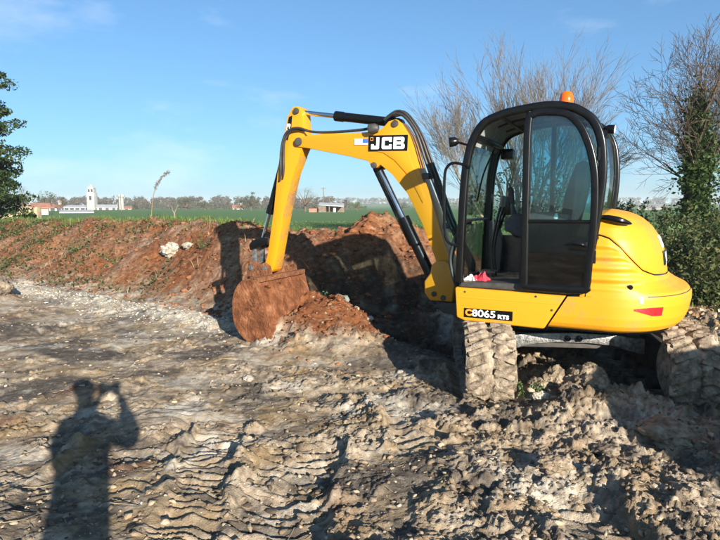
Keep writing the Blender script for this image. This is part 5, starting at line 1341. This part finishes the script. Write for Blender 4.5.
body = [(0, 0, H_(1.0), .12, .10), (0, 0, H_(1.22), .11, .09), (-.01, .0, H_(1.44), .13, .10), (-.03, .02, H_(1.58), .060), (-.05, .05, H_(1.665), .070), (-.055, .06, H_(1.74), .092, .105), (-.06, .05, H_(1.82), .082, .095),
        (.155, .02, H_(1.47), .055), (.275, .14, H_(1.35), .045), (.135, .36, H_(1.52), .036), (.100, .385, H_(1.575), .032),
        (-.165, .02, H_(1.47), .055), (-.235, .14, H_(1.28), .045), (-.10, .34, H_(1.50), .036), (-.075, .385, H_(1.565), .032),
        (.09, 0, H_(.92), .080), (.095, .01, H_(.52), .055), (.095, -.02, H_(.10), .040), (.10, .12, H_(.05), .04),
        (-.09, 0, H_(.92), .080), (-.095, .01, H_(.52), .055), (-.095, -.02, H_(.10), .040), (-.10, .12, H_(.05), .04)]
be_ = [(0, 1), (1, 2), (2, 3), (3, 4), (4, 5), (5, 6), (2, 7), (7, 8), (8, 9), (9, 10), (2, 11), (11, 12), (12, 13), (13, 14), (0, 15), (15, 16), (16, 17), (17, 18), (0, 19), (19, 20), (20, 21), (21, 22)]
bo = skin_body('body', body, be_, SKINM, per)
coat = [(0, 0, H_(.78), .175, .15), (0, 0, H_(1.0), .17, .14), (0, 0, H_(1.22), .17, .135), (0, 0, H_(1.43), .165, .125), (-.055, .01, H_(1.55), .08), (.16, .02, H_(1.46), .080), (.278, .14, H_(1.345), .080), (.15, .33, H_(1.49), .064), (-.17, .02, H_(1.46), .080), (-.24, .14, H_(1.275), .074), (-.11, .32, H_(1.48), .060)]
skin_body('coat', coat, [(0, 1), (1, 2), (2, 3), (3, 4), (3, 5), (5, 6), (6, 7), (3, 8), (8, 9), (9, 10)], COATM, per)
for sg in (1, -1):
    skin_body('trouser_leg', [(sg * .09, 0, H_(.94), .105), (sg * .095, .01, H_(.52), .078), (sg * .095, -.02, H_(.10), .066)], [(0, 1), (1, 2)], JEANM, per)
    skin_body('boot', [(sg * .095, -.03, H_(.13), .062), (sg * .097, -.03, H_(.05), .058), (sg * .103, .08, H_(.045), .055), (sg * .122, .17, H_(.035), .042)], [(0, 1), (1, 2), (2, 3)], BOOTM, per)
skin_body('hair', [(-.06, .035, H_(1.86), .092, .09), (-.06, -.005, H_(1.79), .097, .06), (-.05, -.02, H_(1.70), .075, .04)], [(0, 1), (1, 2)], HAIRM, per)
# hands: palm and five bent fingers each
def hand(parent, wrist, d, side, curl):
    d = Vector(d).normalized(); s = Vector(side).normalized(); s = (s - d * s.dot(d)).normalized(); n_ = d.cross(s)
    w0 = Vector(wrist); J = [(*w0, .024), (*(w0 + d * .05), .030, .018), (*(w0 + d * .085), .032, .015)]; E_ = [(0, 1), (1, 2)]
    for k, L in enumerate((.070, .080, .074, .058)):
        b_ = w0 + d * .088 + s * (.030 - .020 * k); i0 = len(J); p1 = b_ + d * L * .42 + n_ * curl * L * .15; p2 = p1 + d * L * .25 + n_ * curl * L * .32; p3 = p2 + d * L * .05 + n_ * curl * L * .30
        for q, r_ in ((b_, .0095), (p1, .0085), (p2, .008), (p3, .007)): J.append((*q, r_))
        E_ += [(2, i0), (i0, i0 + 1), (i0 + 1, i0 + 2), (i0 + 2, i0 + 3)]
    i0 = len(J); t0_ = w0 + d * .035 + s * .032; 
    for q, r_ in ((t0_, .012), (t0_ + d * .03 + s * .022 + n_ * curl * .01, .010), (t0_ + d * .055 + s * .025 + n_ * curl * .025, .008)): J.append((*q, r_))
    E_ += [(1, i0), (i0, i0 + 1), (i0 + 1, i0 + 2)]
    skin_body('hand', J, E_, SKINM, parent, 1)
hand(per, (.100, .382, H_(1.57)), (-.25, .05, 1), (-1, .2, 0), -.6)
hand(per, (-.075, .382, H_(1.56)), (.15, .05, 1), (1, .2, 0), .6)
# face
for sg in (1, -1):
    MB().ball((-.055 + sg * .034, .148, H_(1.752)), .012, 8).build('eye', WHT, per); MB().ball((-.055 + sg * .09, .05, H_(1.735)), (.014, .022, .034), 8).build('ear', SKINM, per)
MB().add([(-.055, .150, H_(1.76)), (-.071, .145, H_(1.712)), (-.039, .145, H_(1.712)), (-.055, .178, H_(1.716))], [(0, 1, 3), (0, 3, 2), (1, 2, 3)]).build('nose', SKINM, per)
MB().ball((-.055, .148, H_(1.682)), (.024, .006, .006), 8).build('mouth', REDC, per)
ph = MB().box(-.115, .04, -.020, -.011, 1.605, 1.682).build('phone', BLK, None, .004); tag(ph, 'black phone held up sideways by the photographer, camera side forward', 'phone')
MB().box(-.108, .033, -.0212, -.0202, 1.61, 1.677).build('screen', DGREY, ph)
MB().cyl((.0, -.011, 1.65), (.0, -.0095, 1.65), .006, 12).build('lens', WINM, ph)

# ------------------------------------------------------------------ thin winter haze round the whole scene
m, nd, lk, b = newmat('haze'); nd.remove(b)
pv = nd.new('ShaderNodeVolumePrincipled'); pv.inputs['Color'].default_value = (.90, .95, 1.0, 1); pv.inputs['Density'].default_value = .00042; pv.inputs['Anisotropy'].default_value = 0
lk.new(pv.outputs[0], nd['Material Output'].inputs['Volume'])
hz = MB().box(-3600, 3600, -30, 3300, -4, 24).build('haze', m, None, smooth=False); tag(hz, 'thin pale haze lying over the fields and far trees', 'haze', kind='stuff')
